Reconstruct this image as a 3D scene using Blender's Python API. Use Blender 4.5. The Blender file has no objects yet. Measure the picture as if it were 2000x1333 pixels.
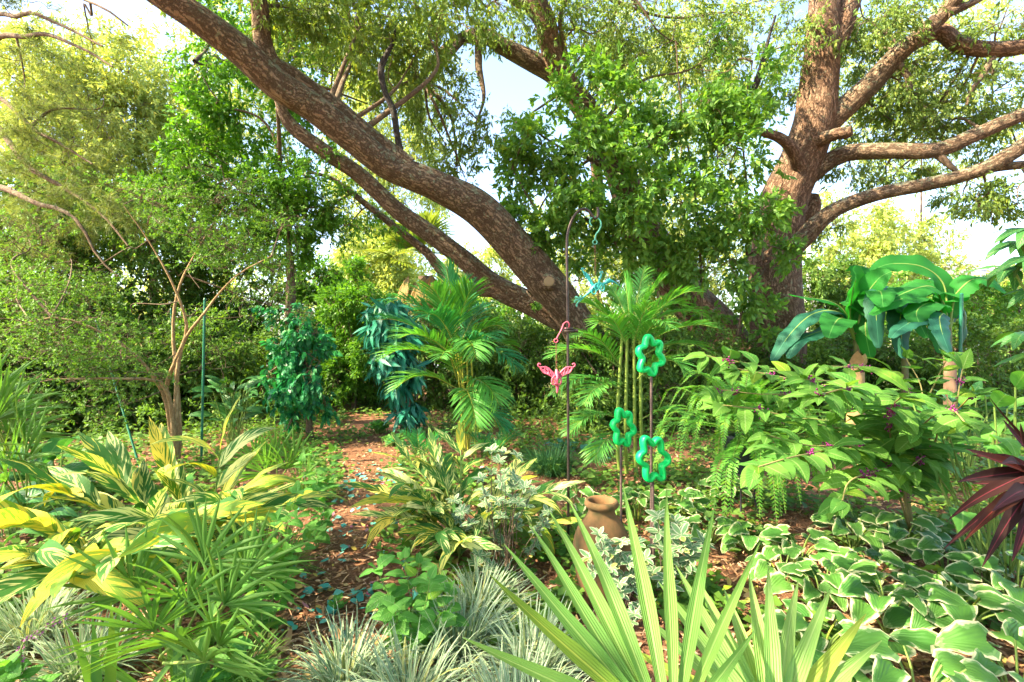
import bpy, math, random
import numpy as np
R = math.radians
rnd = random.Random(7)
rs = np.random.RandomState(11)
sc = bpy.context.scene
col = sc.collection

# ---------------------------------------------------------------- camera
CH = 1.5                       # camera height
cd = bpy.data.cameras.new('camera'); cam = bpy.data.objects.new('camera', cd); col.objects.link(cam)
cam.location = (0, 0, CH); cam.rotation_euler = (R(90), 0, 0)
cd.sensor_width = 36; cd.lens = 18.0; cd.clip_start = 0.05; cd.clip_end = 2000
sc.camera = cam
# ---------------------------------------------------------------- light
TO_SUN = np.array([-0.70, -0.26, 0.65]); TO_SUN /= np.linalg.norm(TO_SUN)
EL = math.asin(TO_SUN[2]); AZ = math.atan2(TO_SUN[0], TO_SUN[1])      # azimuth from +Y towards +X
w = bpy.data.worlds.new('World'); sc.world = w; w.use_nodes = True
wn = w.node_tree.nodes; wn.clear()
sky = wn.new('ShaderNodeTexSky'); sky.sky_type = 'NISHITA'; sky.sun_disc = False
sky.sun_elevation = EL; sky.sun_rotation = AZ; sky.air_density = 1.0; sky.dust_density = 2.0; sky.ozone_density = 1.0
bg = wn.new('ShaderNodeBackground'); bg.inputs[1].default_value = 0.15
wo = wn.new('ShaderNodeOutputWorld')
w.node_tree.links.new(sky.outputs[0], bg.inputs[0]); w.node_tree.links.new(bg.outputs[0], wo.inputs[0])
sl = bpy.data.lights.new('sun', 'SUN'); sl.energy = 5.0; sl.angle = R(0.53); sl.color = (1, 0.84, 0.56)
so = bpy.data.objects.new('sun', sl); col.objects.link(so)
from mathutils import Vector
so.rotation_euler = Vector(TO_SUN.tolist()).to_track_quat('Z', 'Y').to_euler()
so.location = (-20, 0, 20)
sc.view_settings.view_transform = 'Standard'; sc.view_settings.look = 'None'
sc.view_settings.exposure = 2.28; sc.view_settings.gamma = 1.0
sc.cycles.max_bounces = 7; sc.cycles.diffuse_bounces = 5; sc.cycles.glossy_bounces = 2
sc.cycles.transmission_bounces = 5; sc.cycles.transparent_max_bounces = 4
sc.cycles.use_denoising = True
sc.cycles.sample_clamp_indirect = 6.0

# ---------------------------------------------------------------- helpers
def at(px, py, Y):
    return np.array([(px - 1000) / 1000.0 * Y, Y, CH - (py - 666) / 1000.0 * Y])
def nrm(v):
    v = np.asarray(v, float); n = np.linalg.norm(v, axis=-1, keepdims=True); return v / np.maximum(n, 1e-9)
def catmull(P, n):
    P = np.asarray(P, float)
    if len(P) == 2:
        t = np.linspace(0, 1, n)[:, None]; return P[0] * (1 - t) + P[1] * t
    Q = np.vstack([2 * P[0] - P[1], P, 2 * P[-1] - P[-2]])
    d = np.linalg.norm(np.diff(P[:, :3], axis=0), axis=1); s = np.concatenate([[0], np.cumsum(d)])
    out = []
    for x in np.linspace(0, s[-1], n):
        i = min(max(int(np.searchsorted(s, x, 'right')) - 1, 0), len(P) - 2)
        t = (x - s[i]) / max(d[i], 1e-9)
        a, b, c, e = Q[i], Q[i + 1], Q[i + 2], Q[i + 3]
        out.append(0.5 * ((2 * b) + (c - a) * t + (2 * a - 5 * b + 4 * c - e) * t * t + (3 * b - a - 3 * c + e) * t ** 3))
    return np.array(out)

class MB:
    """collects pieces, build() links them as ONE mesh object"""
    def __init__(s):
        s.v = []; s.l = []; s.n = []; s.uv = []; s.b = []; s.m = []; s.k = 0
    def add(s, V, F, UV=None, mat=0, B=None):
        # V (N,3); F (M,q) int; UV per vertex (N,2)
        V = np.asarray(V, float); F = np.asarray(F, np.int64)
        if UV is None: UV = np.zeros((len(V), 2))
        if B is None: B = V
        s.v.append(V); s.l.append((F + s.k).ravel()); s.n.append(np.full(len(F), F.shape[1]))
        s.uv.append(np.asarray(UV, float)[F.ravel()]); s.b.append(np.asarray(B, float)); s.m.append(np.full(len(F), mat))
        s.k += len(V)
    def inst(s, T, Rm, P, S, mat=0):
        # template T=(V,F,UV) put at P with rotations Rm (K,3,3) [columns x,y,z], scales S (K,) or (K,3)
        V, F, UV = T; K = len(P)
        if K == 0: return
        S = np.asarray(S, float)
        if S.ndim == 1: S = np.repeat(S[:, None], 3, 1)
        W = np.einsum('kij,knj->kni', Rm, V[None] * S[:, None, :]) + P[:, None, :]
        N = len(V)
        FF = (F[None] + (np.arange(K) * N)[:, None, None]).reshape(-1, F.shape[1])
        s.add(W.reshape(-1, 3), FF, np.tile(UV, (K, 1)), mat)
    def tube(s, P, r, ns=8, mat=0, lump=0.0, cap=True, twist=0.0, flat=1.0, seed=0):
        P = np.asarray(P, float); n = len(P)
        r = np.asarray(r, float) * np.ones(n)
        T = nrm(np.gradient(P, axis=0))
        ref = np.array([0, 1.0, 0]) if abs(T[0][1]) < 0.85 else np.array([1.0, 0, 0])
        N = []; x = nrm(np.cross(ref, T[0]))
        for i in range(n):
            x = nrm(x - T[i] * np.dot(x, T[i])); N.append(x)
        N = np.array(N); B = np.cross(T, N)
        th = np.linspace(0, 2 * math.pi, ns, endpoint=False)
        sarc = np.concatenate([[0], np.cumsum(np.linalg.norm(np.diff(P, axis=0), axis=1))])
        rr = np.repeat(r[:, None], ns, 1)
        if lump:
            S_, TH = np.meshgrid(sarc, th, indexing='ij'); ph = seed * 1.7
            k = 1 / max(r.mean(), 0.02)
            f = (np.sin(TH * 2 + S_ * k * 0.35 + ph) * 0.5 + np.sin(TH * 3 - S_ * k * 0.6 + 1.3 * ph) * 0.35 +
                 np.sin(TH + S_ * k * 0.9 + 2.1 * ph) * 0.45 + np.sin(TH * 5 + S_ * k * 0.3 + ph) * 0.25 + np.sin(TH * 8 + np.sin(S_ * k)*1.2) * 0.12)
            rr = rr * (1 + lump * f)
        c = np.cos(th)[None, :, None]; sn = np.sin(th)[None, :, None]
        V = P[:, None] + rr[..., None] * (N[:, None] * c + B[:, None] * sn * flat)
        Bc = np.stack([rr * np.cos(th)[None], rr * np.sin(th)[None], np.repeat(sarc[:, None], ns, 1)], -1) + seed * 3.1
        UV = np.stack([np.repeat(th[None] / 6.2832, n, 0), np.repeat(sarc[:, None] / max(sarc[-1], 1e-6), ns, 1)], -1)
        i = np.arange(n - 1)[:, None] * ns; j = np.arange(ns)[None]; j2 = (j + 1) % ns
        F = np.stack([i + j, i + j2, i + ns + j2, i + ns + j], -1).reshape(-1, 4)
        base = s.k
        s.add(V.reshape(-1, 3), F, UV.reshape(-1, 2), mat, Bc.reshape(-1, 3))
        if cap:
            for e, c0 in ((0, P[0]), (n - 1, P[-1])):
                idx = np.arange(ns) + e * ns; VV = V.reshape(-1, 3)[idx]
                bb = Bc.reshape(-1, 3)[idx]
                s.add(np.vstack([VV, c0]), [[a, (a + 1) % ns, ns] if e else [(a + 1) % ns, a, ns] for a in range(ns)], None, mat, np.vstack([bb, bb.mean(0)]))
    def build(s, name, mats, parent=None):
        me = bpy.data.meshes.new(name)
        V = np.concatenate(s.v); L = np.concatenate(s.l); n = np.concatenate(s.n); m = np.concatenate(s.m)
        inv = None
        if parent is not None:
            V = V - np.array(parent['_o'])
        me.vertices.add(len(V)); me.vertices.foreach_set('co', V.astype(np.float32).ravel())
        me.loops.add(len(L)); me.loops.foreach_set('vertex_index', L.astype(np.int32))
        me.polygons.add(len(n)); st = np.concatenate([[0], np.cumsum(n)[:-1]])
        me.polygons.foreach_set('loop_start', st.astype(np.int32))
        me.polygons.foreach_set('material_index', m.astype(np.int32))
        me.polygons.foreach_set('use_smooth', np.ones(len(n), bool))
        uv = me.uv_layers.new(name='UVMap'); uv.data.foreach_set('uv', np.concatenate(s.uv).astype(np.float32).ravel())
        at_ = me.attributes.new('bco', 'FLOAT_VECTOR', 'POINT'); at_.data.foreach_set('vector', np.concatenate(s.b).astype(np.float32).ravel())
        me.update(calc_edges=True)
        if not isinstance(mats, (list, tuple)): mats = [mats]
        for x in mats: me.materials.append(x)
        o = bpy.data.objects.new(name, me); col.objects.link(o)
        if parent is not None: o.parent = parent
        return o

GROUPED = {}
def thing(name, label, cat, loc=(0, 0, 0), group=None):
    o = bpy.data.objects.new(name, None); col.objects.link(o); o.empty_display_size = 0.1
    o.location = tuple(float(x) for x in loc); o['_o'] = [float(x) for x in loc]
    o['label'] = label; o['category'] = cat
    if group: o['group'] = group
    return o
def tag(o, label=None, cat=None, kind=None, group=None):
    if label: o['label'] = label
    if cat: o['category'] = cat
    if kind: o['kind'] = kind
    if group: o['group'] = group
    return o

# leaf templates ------------------------------------------------- along +Y, normal +Z
def prof(kind, t):
    t = np.asarray(t, float)
    if kind == 'lance': return np.sin(math.pi * np.clip(t, 0, 1) ** 0.75) ** 0.9
    if kind == 'ovate': return np.sin(math.pi * np.clip(t, 0, 1) ** 0.62) ** 0.8
    if kind == 'heart': return np.clip((1 - t) ** 0.55 * (1.0 - 0.35 * np.exp(-t * 14)) * 1.12, 0, 1) * np.where(t < 0.02, 0.75, 1)
    if kind == 'ellip': return np.sin(math.pi * t) ** 0.65
    if kind == 'grass': return np.clip(1 - t ** 2.5, 0, 1) * (0.6 + 0.4 * np.minimum(t * 5, 1))
    if kind == 'strap': return np.clip(np.minimum(t * 8 + 0.35, 1) * np.minimum((1 - t) * 3.0, 1) ** 0.7, 0, 1)
    return np.sin(math.pi * t)
def leaf(kind, n=6, cols=3, w=0.3, fold=0.15, bend=0.3, wave=0.0, seed=0, lobe=0.0):
    """unit length leaf: w half width, bend total curl (rad) downward, fold raises the halves"""
    r_ = np.random.RandomState(seed)
    t = np.linspace(0, 1, n + 1); wd = np.maximum(prof(kind, t) * w, 0.002)
    ang = -bend * t ** 1.3
    y = np.concatenate([[0], np.cumsum(np.cos(ang[:-1])) / n]); z = np.concatenate([[0], np.cumsum(np.sin(ang[:-1])) / n])
    u = np.linspace(-1, 1, cols); V = []; UV = []
    ph = r_.rand() * 6
    for i in range(n + 1):
        for j in range(cols):
            a = abs(u[j]); x = u[j] * wd[i]
            up = fold * a * wd[i] - (fold * 0.6) * a * a * wd[i]
            up += wave * wd[i] * a * math.sin(t[i] * 14 + ph + (2 if u[j] < 0 else 0))
            yy = y[i] - (lobe * a * a * max(0, 1 - t[i] * 3.5) if kind == 'heart' else 0)
            V.append([x * math.cos(0.2 * fold * a), yy - up * math.sin(ang[i]) * 0, z[i] + up * math.cos(ang[i])])
            UV.append([0.5 + 0.5 * u[j], t[i]])
    F = []
    for i in range(n):
        for j in range(cols - 1):
            a = i * cols + j; F.append([a, a + 1, a + cols + 1, a + cols])
    return np.array(V), np.array(F), np.array(UV)
def leaf5(w=0.2, fold=0.25, dip=0.08):
    V = np.array([[0, 0, 0], [w, .45, fold * w], [0, .5, 0.02], [-w, .45, fold * w], [0, 1, -dip]], float)
    F = np.array([[0, 1, 4, 2], [0, 2, 4, 3]])
    UV = np.array([[.5, 0], [1, .45], [.5, .5], [0, .45], [.5, 1]])
    return V, F, UV
def leaf4(w=0.2, dip=0.0):
    V = np.array([[0, 0, 0], [w, .45, 0.02], [0, 1, -dip], [-w, .5, 0.0]], float)
    return V, np.array([[0, 1, 2, 3]]), np.array([[.5, 0], [1, .45], [.5, 1], [0, .5]])
def frames(D, up, roll=None):
    """rotation matrices whose y is D and z as near 'up' as possible"""
    D = nrm(D); up = np.broadcast_to(up, D.shape)
    x = np.cross(D, up); bad = np.linalg.norm(x, axis=1) < 1e-3
    if bad.any(): x[bad] = np.cross(D[bad], np.array([1.0, 0.2, 0.1]))
    x = nrm(x); z = np.cross(x, D)
    if roll is not None:
        c = np.cos(roll)[:, None]; s_ = np.sin(roll)[:, None]; x, z = x * c + z * s_, z * c - x * s_
    return np.stack([x, D, z], -1)

# ---------------------------------------------------------------- materials
class NT:
    def __init__(s, name):
        s.mat = bpy.data.materials.new(name); s.mat.use_nodes = True; s.t = s.mat.node_tree; s.t.nodes.clear()
        s.out = s.t.nodes.new('ShaderNodeOutputMaterial')
    def n(s, ty, **kw):
        x = s.t.nodes.new('ShaderNode' + ty)
        for k, v in kw.items(): setattr(x, k, v)
        return x
    def put(s, sock, v):
        if hasattr(v, 'is_linked') or isinstance(v, bpy.types.NodeSocket): s.t.links.new(v, sock)
        elif isinstance(v, (tuple, list)) and len(v) == 3 and sock.type == 'RGBA': sock.default_value = (*v, 1)
        else: sock.default_value = v
    def math(s, op, a, b=0.0, c=None):
        x = s.n('Math', operation=op); s.put(x.inputs[0], a); s.put(x.inputs[1], b)
        if c is not None: s.put(x.inputs[2], c)
        return x.outputs[0]
    def mix(s, f, a, b, mode='MIX'):
        x = s.n('MixRGB', blend_type=mode); s.put(x.inputs[0], f); s.put(x.inputs[1], a); s.put(x.inputs[2], b); return x.outputs[0]
    def ramp(s, f, stops):
        x = s.n('ValToRGB'); cr = x.color_ramp
        while len(cr.elements) < len(stops): cr.elements.new(0.5)
        for e, (p, c) in zip(cr.elements, stops): e.position = p; e.color = (*c, 1) if len(c) == 3 else (c[0],) * 3 + (1,)
        s.put(x.inputs[0], f); return x.outputs[0]
    def noise(s, vec, scale, detail=2, rough=0.5, dist=0.0):
        x = s.n('TexNoise'); s.put(x.inputs['Vector'], vec) if vec is not None else None
        x.inputs['Scale'].default_value = scale; x.inputs['Detail'].default_value = detail
        x.inputs['Roughness'].default_value = rough; x.inputs['Distortion'].default_value = dist
        return x.outputs['Fac']
    def vscale(s, vec, sc_):
        x = s.n('VectorMath', operation='MULTIPLY'); s.put(x.inputs[0], vec); x.inputs[1].default_value = sc_; return x.outputs[0]
    def bump(s, h, strength=0.3, dist=0.01):
        x = s.n('Bump'); x.inputs['Strength'].default_value = strength; x.inputs['Distance'].default_value = dist
        s.put(x.inputs['Height'], h); return x.outputs[0]
def rgbmul(c, k): return tuple(min(1.0, x * k) for x in c)
MAT = {}
def leafmat(name, c1, c2, tr=0.35, rough=0.45, spec=0.35, pattern=None, c3=None, c4=None, tcol=(1.25, 1.25, 0.5), veins=0.0):
    if name in MAT: return MAT[name]
    t = NT(name); g = t.n('NewGeometry'); rand = g.outputs['Random Per Island']
    tc = t.n('TexCoord'); uv = tc.outputs['UV']; sp = t.n('SeparateXYZ'); t.put(sp.inputs[0], uv); U, V = sp.outputs[0], sp.outputs[1]
    a = t.math('ABSOLUTE', t.math('MULTIPLY_ADD', U, 2.0, -1.0))
    base = t.mix(rand, c1, c2)
    nz = t.noise(tc.outputs['Object'], 1.3, 1)
    base = t.mix(t.math('MULTIPLY', t.math('SUBTRACT', nz, 0.35), 0.8), base, rgbmul(c2, 1.35))
    height = None
    if pattern == 'edge':       # cream margin with a wavy border, paler streaks running in from it
        r2 = t.math('MULTIPLY', rand, 31.7)
        cv = t.n('CombineXYZ'); t.put(cv.inputs[0], t.math('MULTIPLY', U, 5.0)); t.put(cv.inputs[1], t.math('MULTIPLY', V, 5.0)); t.put(cv.inputs[2], r2)
        n2 = t.noise(cv.outputs[0], 1.0, 3)
        e = t.math('ADD', t.math('MAXIMUM', a, t.math('MULTIPLY_ADD', V, 1.1, -0.22)), t.math('MULTIPLY', t.math('SUBTRACT', n2, 0.5), 0.75))
        thr = t.math('MULTIPLY_ADD', t.math('FRACT', t.math('MULTIPLY', rand, 7.3)), 0.14, 0.76)
        f = t.math('MULTIPLY', t.math('SUBTRACT', e, thr), 14.0); f = t.math('MINIMUM', t.math('MAXIMUM', f, 0.0), 1.0)
        f0 = t.math('MINIMUM', t.math('MAXIMUM', t.math('MULTIPLY', t.math('SUBTRACT', e, t.math('SUBTRACT', thr, 0.15)), 14.0), 0.0), 0.45)
        base = t.mix(f0, base, c4 or c3); base = t.mix(f, base, c3)
        height = t.math('SINE', t.math('MULTIPLY', t.math('ADD', a, t.math('MULTIPLY', V, 0.5)), 26.0))
    elif pattern == 'stripe':   # oblique yellow and cream bars from the midrib
        r2 = t.math('MULTIPLY', rand, 9.0)
        ss = t.math('SUBTRACT', V, t.math('MULTIPLY', a, 0.34))
        side = t.math('MULTIPLY', t.math('GREATER_THAN', U, 0.5), 5.3)
        cv = t.n('CombineXYZ'); t.put(cv.inputs[0], t.math('MULTIPLY', ss, 9.0)); t.put(cv.inputs[1], t.math('MULTIPLY', a, 0.7)); t.put(cv.inputs[2], t.math('ADD', r2, side))
        n2 = t.noise(cv.outputs[0], 1.0, 3, 0.62)
        thr = t.math('MULTIPLY_ADD', t.math('FRACT', t.math('MULTIPLY', rand, 3.7)), 0.10, 0.45)
        f = t.math('MINIMUM', t.math('MAXIMUM', t.math('MULTIPLY', t.math('SUBTRACT', n2, thr), 26.0), 0.0), 1.0)
        cc = t.mix(t.math('FRACT', t.math('MULTIPLY', rand, 13.1)), c3, c4)
        base = t.mix(f, base, cc)
        height = t.math('SINE', t.math('MULTIPLY', ss, 180.0))
    elif pattern == 'margin':   # thin pale margin
        f = t.math('MINIMUM', t.math('MAXIMUM', t.math('MULTIPLY', t.math('SUBTRACT', t.math('MAXIMUM', a, t.math('MULTIPLY_ADD', V, 1.3, -0.5)), 0.66), 12.0), 0.0), 1.0)
        base = t.mix(f, base, c3)
    elif pattern == 'midrib':
        f = t.math('MINIMUM', t.math('MAXIMUM', t.math('MULTIPLY', t.math('SUBTRACT', 0.1 if veins < 200 else 0.045, a), 14.0 if veins < 200 else 40.0), 0.0), 1.0)
        base = t.mix(f, base, c3)
        if veins: height = t.math('SINE', t.math('MULTIPLY', t.math('SUBTRACT', V, t.math('MULTIPLY', a, 0.18)), veins))
    elif pattern == 'pleat':
        height = t.math('SINE', t.math('MULTIPLY', a, 22.0))
        f = t.math('MINIMUM', t.math('MAXIMUM', t.math('MULTIPLY', t.math('SUBTRACT', 0.12, a), 10.0), 0.0), 0.7)
        base = t.mix(f, base, c3)
    # colour of blemishes / age: brown tips on a few leaves
    tipf = t.math('MULTIPLY', t.math('GREATER_THAN', t.math('FRACT', t.math('MULTIPLY', rand, 91.7)), 0.93), 0.55)
    base = t.mix(tipf, base, t.mix(1.0, base, (1.5, 1.0, 0.25), 'MULTIPLY'))
    p = t.n('BsdfPrincipled'); t.put(p.inputs['Base Color'], base); p.inputs['Roughness'].default_value = rough + .08
    p.inputs['Specular IOR Level'].default_value = spec * .6
    tr_ = t.n('BsdfTranslucent'); t.put(tr_.inputs['Color'], t.mix(1.0, base, tcol, 'MULTIPLY'))
    if height is not None:
        bm_ = t.bump(height, 0.5, 0.0015); t.put(p.inputs['Normal'], bm_)
    mx = t.n('MixShader'); mx.inputs[0].default_value = tr
    t.put(mx.inputs[1], p.outputs[0]); t.put(mx.inputs[2], tr_.outputs[0]); t.put(t.out.inputs[0], mx.outputs[0])
    MAT[name] = t.mat; return t.mat
def barkmat(name, c_dark, c_mid, c_light, scale=28.0, lichen=0.25, depth=0.02, lich_c=(0.34, 0.37, 0.25)):
    t = NT(name); at_ = t.n('Attribute'); at_.attribute_name = 'bco'; v = at_.outputs['Vector']
    vs = t.vscale(v, (1, 1, 0.20))
    wob = t.n('TexNoise'); t.put(wob.inputs['Vector'], v); wob.inputs['Scale'].default_value = 9; wob.inputs['Detail'].default_value = 5; wob.inputs['Roughness'].default_value = 0.7
    av = t.n('VectorMath', operation='MULTIPLY_ADD'); t.put(av.inputs[0], wob.outputs['Color']); av.inputs[1].default_value = (.16, .16, .12); t.put(av.inputs[2], vs)
    vo = t.n('TexVoronoi', feature='DISTANCE_TO_EDGE'); t.put(vo.inputs['Vector'], av.outputs[0]); vo.inputs['Scale'].default_value = scale
    n0 = t.noise(av.outputs[0], scale * 1.1, 4, 0.6, 0.8)
    crack = t.ramp(t.math('MULTIPLY_ADD', t.math('SUBTRACT', n0, 0.5), 0.35, vo.outputs['Distance']), [(0.02, (0, 0, 0)), (0.17, (1, 1, 1))])
    n1 = t.noise(v, 60, 5, 0.7); n2 = t.noise(v, 3.2, 4, .6)
    c = t.mix(t.ramp(n2, [(0.35, (0,)), (0.65, (1,))]), c_mid, c_light)
    c = t.mix(t.math('MULTIPLY', n1, 0.35), c, c_dark)
    c = t.mix(t.math('MULTIPLY', t.math('SUBTRACT', 1.0, crack), 0.72), c, c_dark)
    ln = t.noise(v, 11, 5, 0.7)
    g = t.n('NewGeometry'); sz = t.n('SeparateXYZ'); t.put(sz.inputs[0], g.outputs['Normal'])
    lf = t.math('MULTIPLY', t.ramp(t.math('ADD', ln, t.math('MULTIPLY', sz.outputs[2], 0.10)), [(0.56, (0,)), (0.66, (1,))]), lichen * 2.2)
    lf = t.math('MINIMUM', lf, 0.8)
    c = t.mix(lf, c, lich_c)
    h = t.math('ADD', t.math('MULTIPLY', crack, 1.0), t.math('MULTIPLY', n1, 0.7))
    p = t.n('BsdfPrincipled'); t.put(p.inputs['Base Color'], c); p.inputs['Roughness'].default_value = 0.9; p.inputs['Specular IOR Level'].default_value = 0.2
    t.put(p.inputs['Normal'], t.bump(h, 1.0, depth)); t.put(t.out.inputs[0], p.outputs[0]); return t.mat
def plain(name, c, rough=0.5, metal=0.0, spec=0.5, var=0.15, nscale=20, bump=0.0, c2=None):
    t = NT(name); tc = t.n('TexCoord'); n = t.noise(tc.outputs['Object'], nscale, 4, 0.6)
    b = t.mix(t.ramp(n, [(0.35, (0,)), (0.7, (1,))]), c, c2 or rgbmul(c, 1 - var * 2))
    p = t.n('BsdfPrincipled'); t.put(p.inputs['Base Color'], b); p.inputs['Roughness'].default_value = rough
    p.inputs['Metallic'].default_value = metal; p.inputs['Specular IOR Level'].default_value = spec
    if bump: t.put(p.inputs['Normal'], t.bump(n, bump, 0.004))
    t.put(t.out.inputs[0], p.outputs[0]); return t.mat

oak_bark = barkmat('oak_bark', (0.09, 0.052, 0.035), (0.29, 0.19, 0.125), (0.38, 0.275, 0.19), 22, 0.5, 0.035)
oak_bark2 = barkmat('oak_bark_red', (0.11, 0.058, 0.038), (0.32, 0.19, 0.12), (0.41, 0.265, 0.18), 21, 0.22, 0.035)
twig_bark = barkmat('twig_bark', (0.08, 0.05, 0.035), (0.19, 0.13, 0.09), (0.28, 0.21, 0.15), 40, 0.15, 0.004)
dark_bark = barkmat('dark_bark', (0.03, 0.026, 0.026), (0.07, 0.06, 0.06), (0.11, 0.1, 0.1), 30, 0.1, 0.01)
tan_bark = barkmat('tan_bark', (0.22, 0.13, 0.06), (0.40, 0.27, 0.14), (0.5, 0.37, 0.22), 18, 0.1, 0.003)
cut_wood = plain('cut_wood', (0.27, 0.18, 0.10), 0.8, nscale=9, c2=(0.26, 0.19, 0.10))

L_oak = leafmat('oak_leaves', (0.09, 0.18, 0.045), (0.21, 0.30, 0.075), 0.42, 0.4, 0.4, tcol=(1.5, 1.4, 0.5))
L_vine = leafmat('vine_leaves', (0.07, 0.19, 0.05), (0.18, 0.33, 0.06), 0.38, 0.35, 0.5, tcol=(1.6, 1.7, 0.5))
L_laurel = leafmat('laurel_leaves', (0.05, 0.16, 0.025), (0.13, 0.29, 0.035), 0.42, 0.38, 0.45, tcol=(1.6, 1.6, 0.4))
L_holly = leafmat('holly_leaves', (0.06, 0.16, 0.035), (0.15, 0.28, 0.055), 0.36, 0.4, 0.35, tcol=(1.5, 1.6, 0.5))
L_pine = leafmat('pine_needles', (0.11, 0.18, 0.06), (0.22, 0.27, 0.10), 0.4, 0.5, 0.3, tcol=(1.4, 1.35, 0.6))
L_far_sun = leafmat('far_leaves_sunlit', (0.22, 0.34, 0.09), (0.42, 0.50, 0.16), 0.45, 0.5, 0.3, tcol=(1.4, 1.25, 0.6))  # sunlight and haze on distant leaves are put into this pale colour
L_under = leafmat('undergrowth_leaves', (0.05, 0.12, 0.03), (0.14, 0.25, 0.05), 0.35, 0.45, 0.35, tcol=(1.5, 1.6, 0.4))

# ---------------------------------------------------------------- foliage
# openings in the foliage through which the low sun reaches the garden
GAPS = [((-1.85, 6.65, 0), .62), (tuple(at(1800, 525, 8)), .45), (tuple(at(1600, 150, 9.3)), .6), (tuple(at(1750, 290, 9)), .5), (tuple(at(1580, 400, 9.8)), .4), (tuple(at(1640, 740, 3.2)), .35),
        (tuple(at(1180, 1130, 1.2)), .13), (tuple(at(1300, 1150, 1.2)), .13), (tuple(at(100, 1030, 2.5)), .3), (tuple(at(700, 300, 6.7)), .4), (tuple(at(950, 440, 7.7)), .4)]
def in_gap(p):
    for g, r_ in GAPS:
        v = p - np.array(g); tt = float(v @ TO_SUN)
        if tt > 1.0 and np.linalg.norm(v - tt * TO_SUN) < r_: return True
    return False
def spray(mb, P, D, m, L, leafT, spread=0.5, up=(0, 0, 1), droop=0.3, jit=0.9, mat=0, rise=0.0, stem=1.0, smin=0.6):
    """m leaves on each little twig starting at P with direction D; L leaf length"""
    keep = np.ones(len(P), bool)
    for g, r_ in GAPS:
        v = P - np.array(g); tt = v @ TO_SUN; keep &= ~((tt > 1.0) & (np.linalg.norm(v - tt[:, None] * TO_SUN, axis=1) < r_))
    P = P[keep]; D = np.asarray(D)[keep]
    K = len(P); P = np.repeat(P, m, 0); D = np.repeat(nrm(D), m, 0)
    t = np.tile(np.linspace(0.1, 1.0, m), K)[:, None]
    n = len(P)
    ld = nrm(D * (0.45 + 0.5 * t) + rs.normal(0, jit * 0.6, (n, 3)) + np.array([0, 0, -droop]))
    pos = P + D * t * L * m * 0.16 * stem + rs.normal(0, 0.04 * L, (n, 3))
    pos[:, 2] -= droop * 0.15 * (t[:, 0] ** 2) * L * m * 0.3
    upv = nrm(np.array(up) + rs.normal(0, spread, (n, 3)))
    S = L * (smin + (1 - smin) * 1.2 * rs.rand(n))
    mb.inst(leafT, frames(ld, upv), pos, S, mat)
def cloud_points(c, r, ncl, per, tight=0.16, shell=0.5):
    """cluster centres through an ellipsoid, then points around them"""
    d = nrm(rs.normal(0, 1, (ncl, 3))); q = rs.rand(ncl) ** (1 / 3.0) * (1 - shell) + shell * rs.rand(ncl) ** 0.2
    C = np.array(c) + d * q[:, None] * np.array(r)
    P = np.repeat(C, per, 0) + rs.normal(0, 1, (ncl * per, 3)) * np.array(r) * tight
    return C, P
def anchor(C, nodes):
    d = np.linalg.norm(nodes[None] - np.asarray(C)[:, None], axis=2); return nodes[d.argmin(1)]
def twigs(mb, C, A, r0=0.012, r1=0.003, sag=0.12, ns=4, mat=0, sub=0):
    for c, a in zip(C, A):
        L = np.linalg.norm(c - a)
        if L < 0.05 or in_gap(c) or in_gap((a + c) / 2): continue
        m1 = a * 0.66 + c * 0.34 + rs.normal(0, 0.09, 3) * L; m2 = a * 0.33 + c * 0.67 + rs.normal(0, 0.09, 3) * L
        m1[2] += sag * L
        P = catmull([a, m1, m2, c], max(6, int(L * 5)))
        mb.tube(P, np.linspace(r0 * (0.5 + 0.35 * L), r1, len(P)), ns, mat, cap=False)
def limb(parent, pts, radii, mat, name='limb', ns=22, lump=0.05, seed=0, step=0.06, extra=None):
    """pts list of (px,py,Y)"""
    P = np.array([np.append(at(*p), r * SLIM[parent.name]) for p, r in zip(pts, radii)])
    L = np.linalg.norm(np.diff(P[:, :3], axis=0), axis=1).sum()
    Q = catmull(P, max(8, int(L / step)))
    mb = MB(); mb.tube(Q[:, :3], np.maximum(Q[:, 3], 0.004), ns, 0, lump, seed=seed)
    if extra: extra(mb, Q)
    mb.build(name, [mat, cut_wood], parent); return Q[:, :3]

# ================================================================ SETTING
def gh(x, y):
    return 0.018 * np.sin(x * 2.3 + 1) * np.sin(y * 1.9) + 0.01 * np.sin(x * 5.1 + y * 3.3) + 0.006 * np.sin(x * 11 - y * 9)
def graded(lo, hi, fine, k):
    a = [0.0]
    while a[-1] < 1: a.append(a[-1] + fine)
    return a
def axis_pts(far, near=6.0, st=0.12):
    p = list(np.arange(0, near, st)); s_ = st
    while p[-1] < far: s_ *= 1.35; p.append(p[-1] + s_)
    return np.array(p)
ax = axis_pts(400); xs = np.concatenate([-ax[:0:-1], ax]); ys = np.concatenate([-ax[:0:-1] * 0.5, ax])
X, Y = np.meshgrid(xs, ys); fade = np.clip(1.3 - np.hypot(X, Y) / 14, 0, 1)
Z = gh(X, Y) * fade
nx_ = len(xs); i = np.arange(len(ys) - 1)[:, None] * nx_; j = np.arange(nx_ - 1)[None]
F = np.stack([i + j, i + j + 1, i + nx_ + j + 1, i + nx_ + j], -1).reshape(-1, 4)
mb = MB(); mb.add(np.stack([X, Y, Z], -1).reshape(-1, 3), F)
t = NT('mulch_ground'); tc = t.n('TexCoord'); o_ = tc.outputs['Object']
n1 = t.noise(o_, 1.2, 3); n2 = t.noise(o_, 38, 5, 0.7, 1.5); n3 = t.noise(t.vscale(o_, (1, 2.3, 1)), 90, 3, 0.6, 2)
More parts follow.
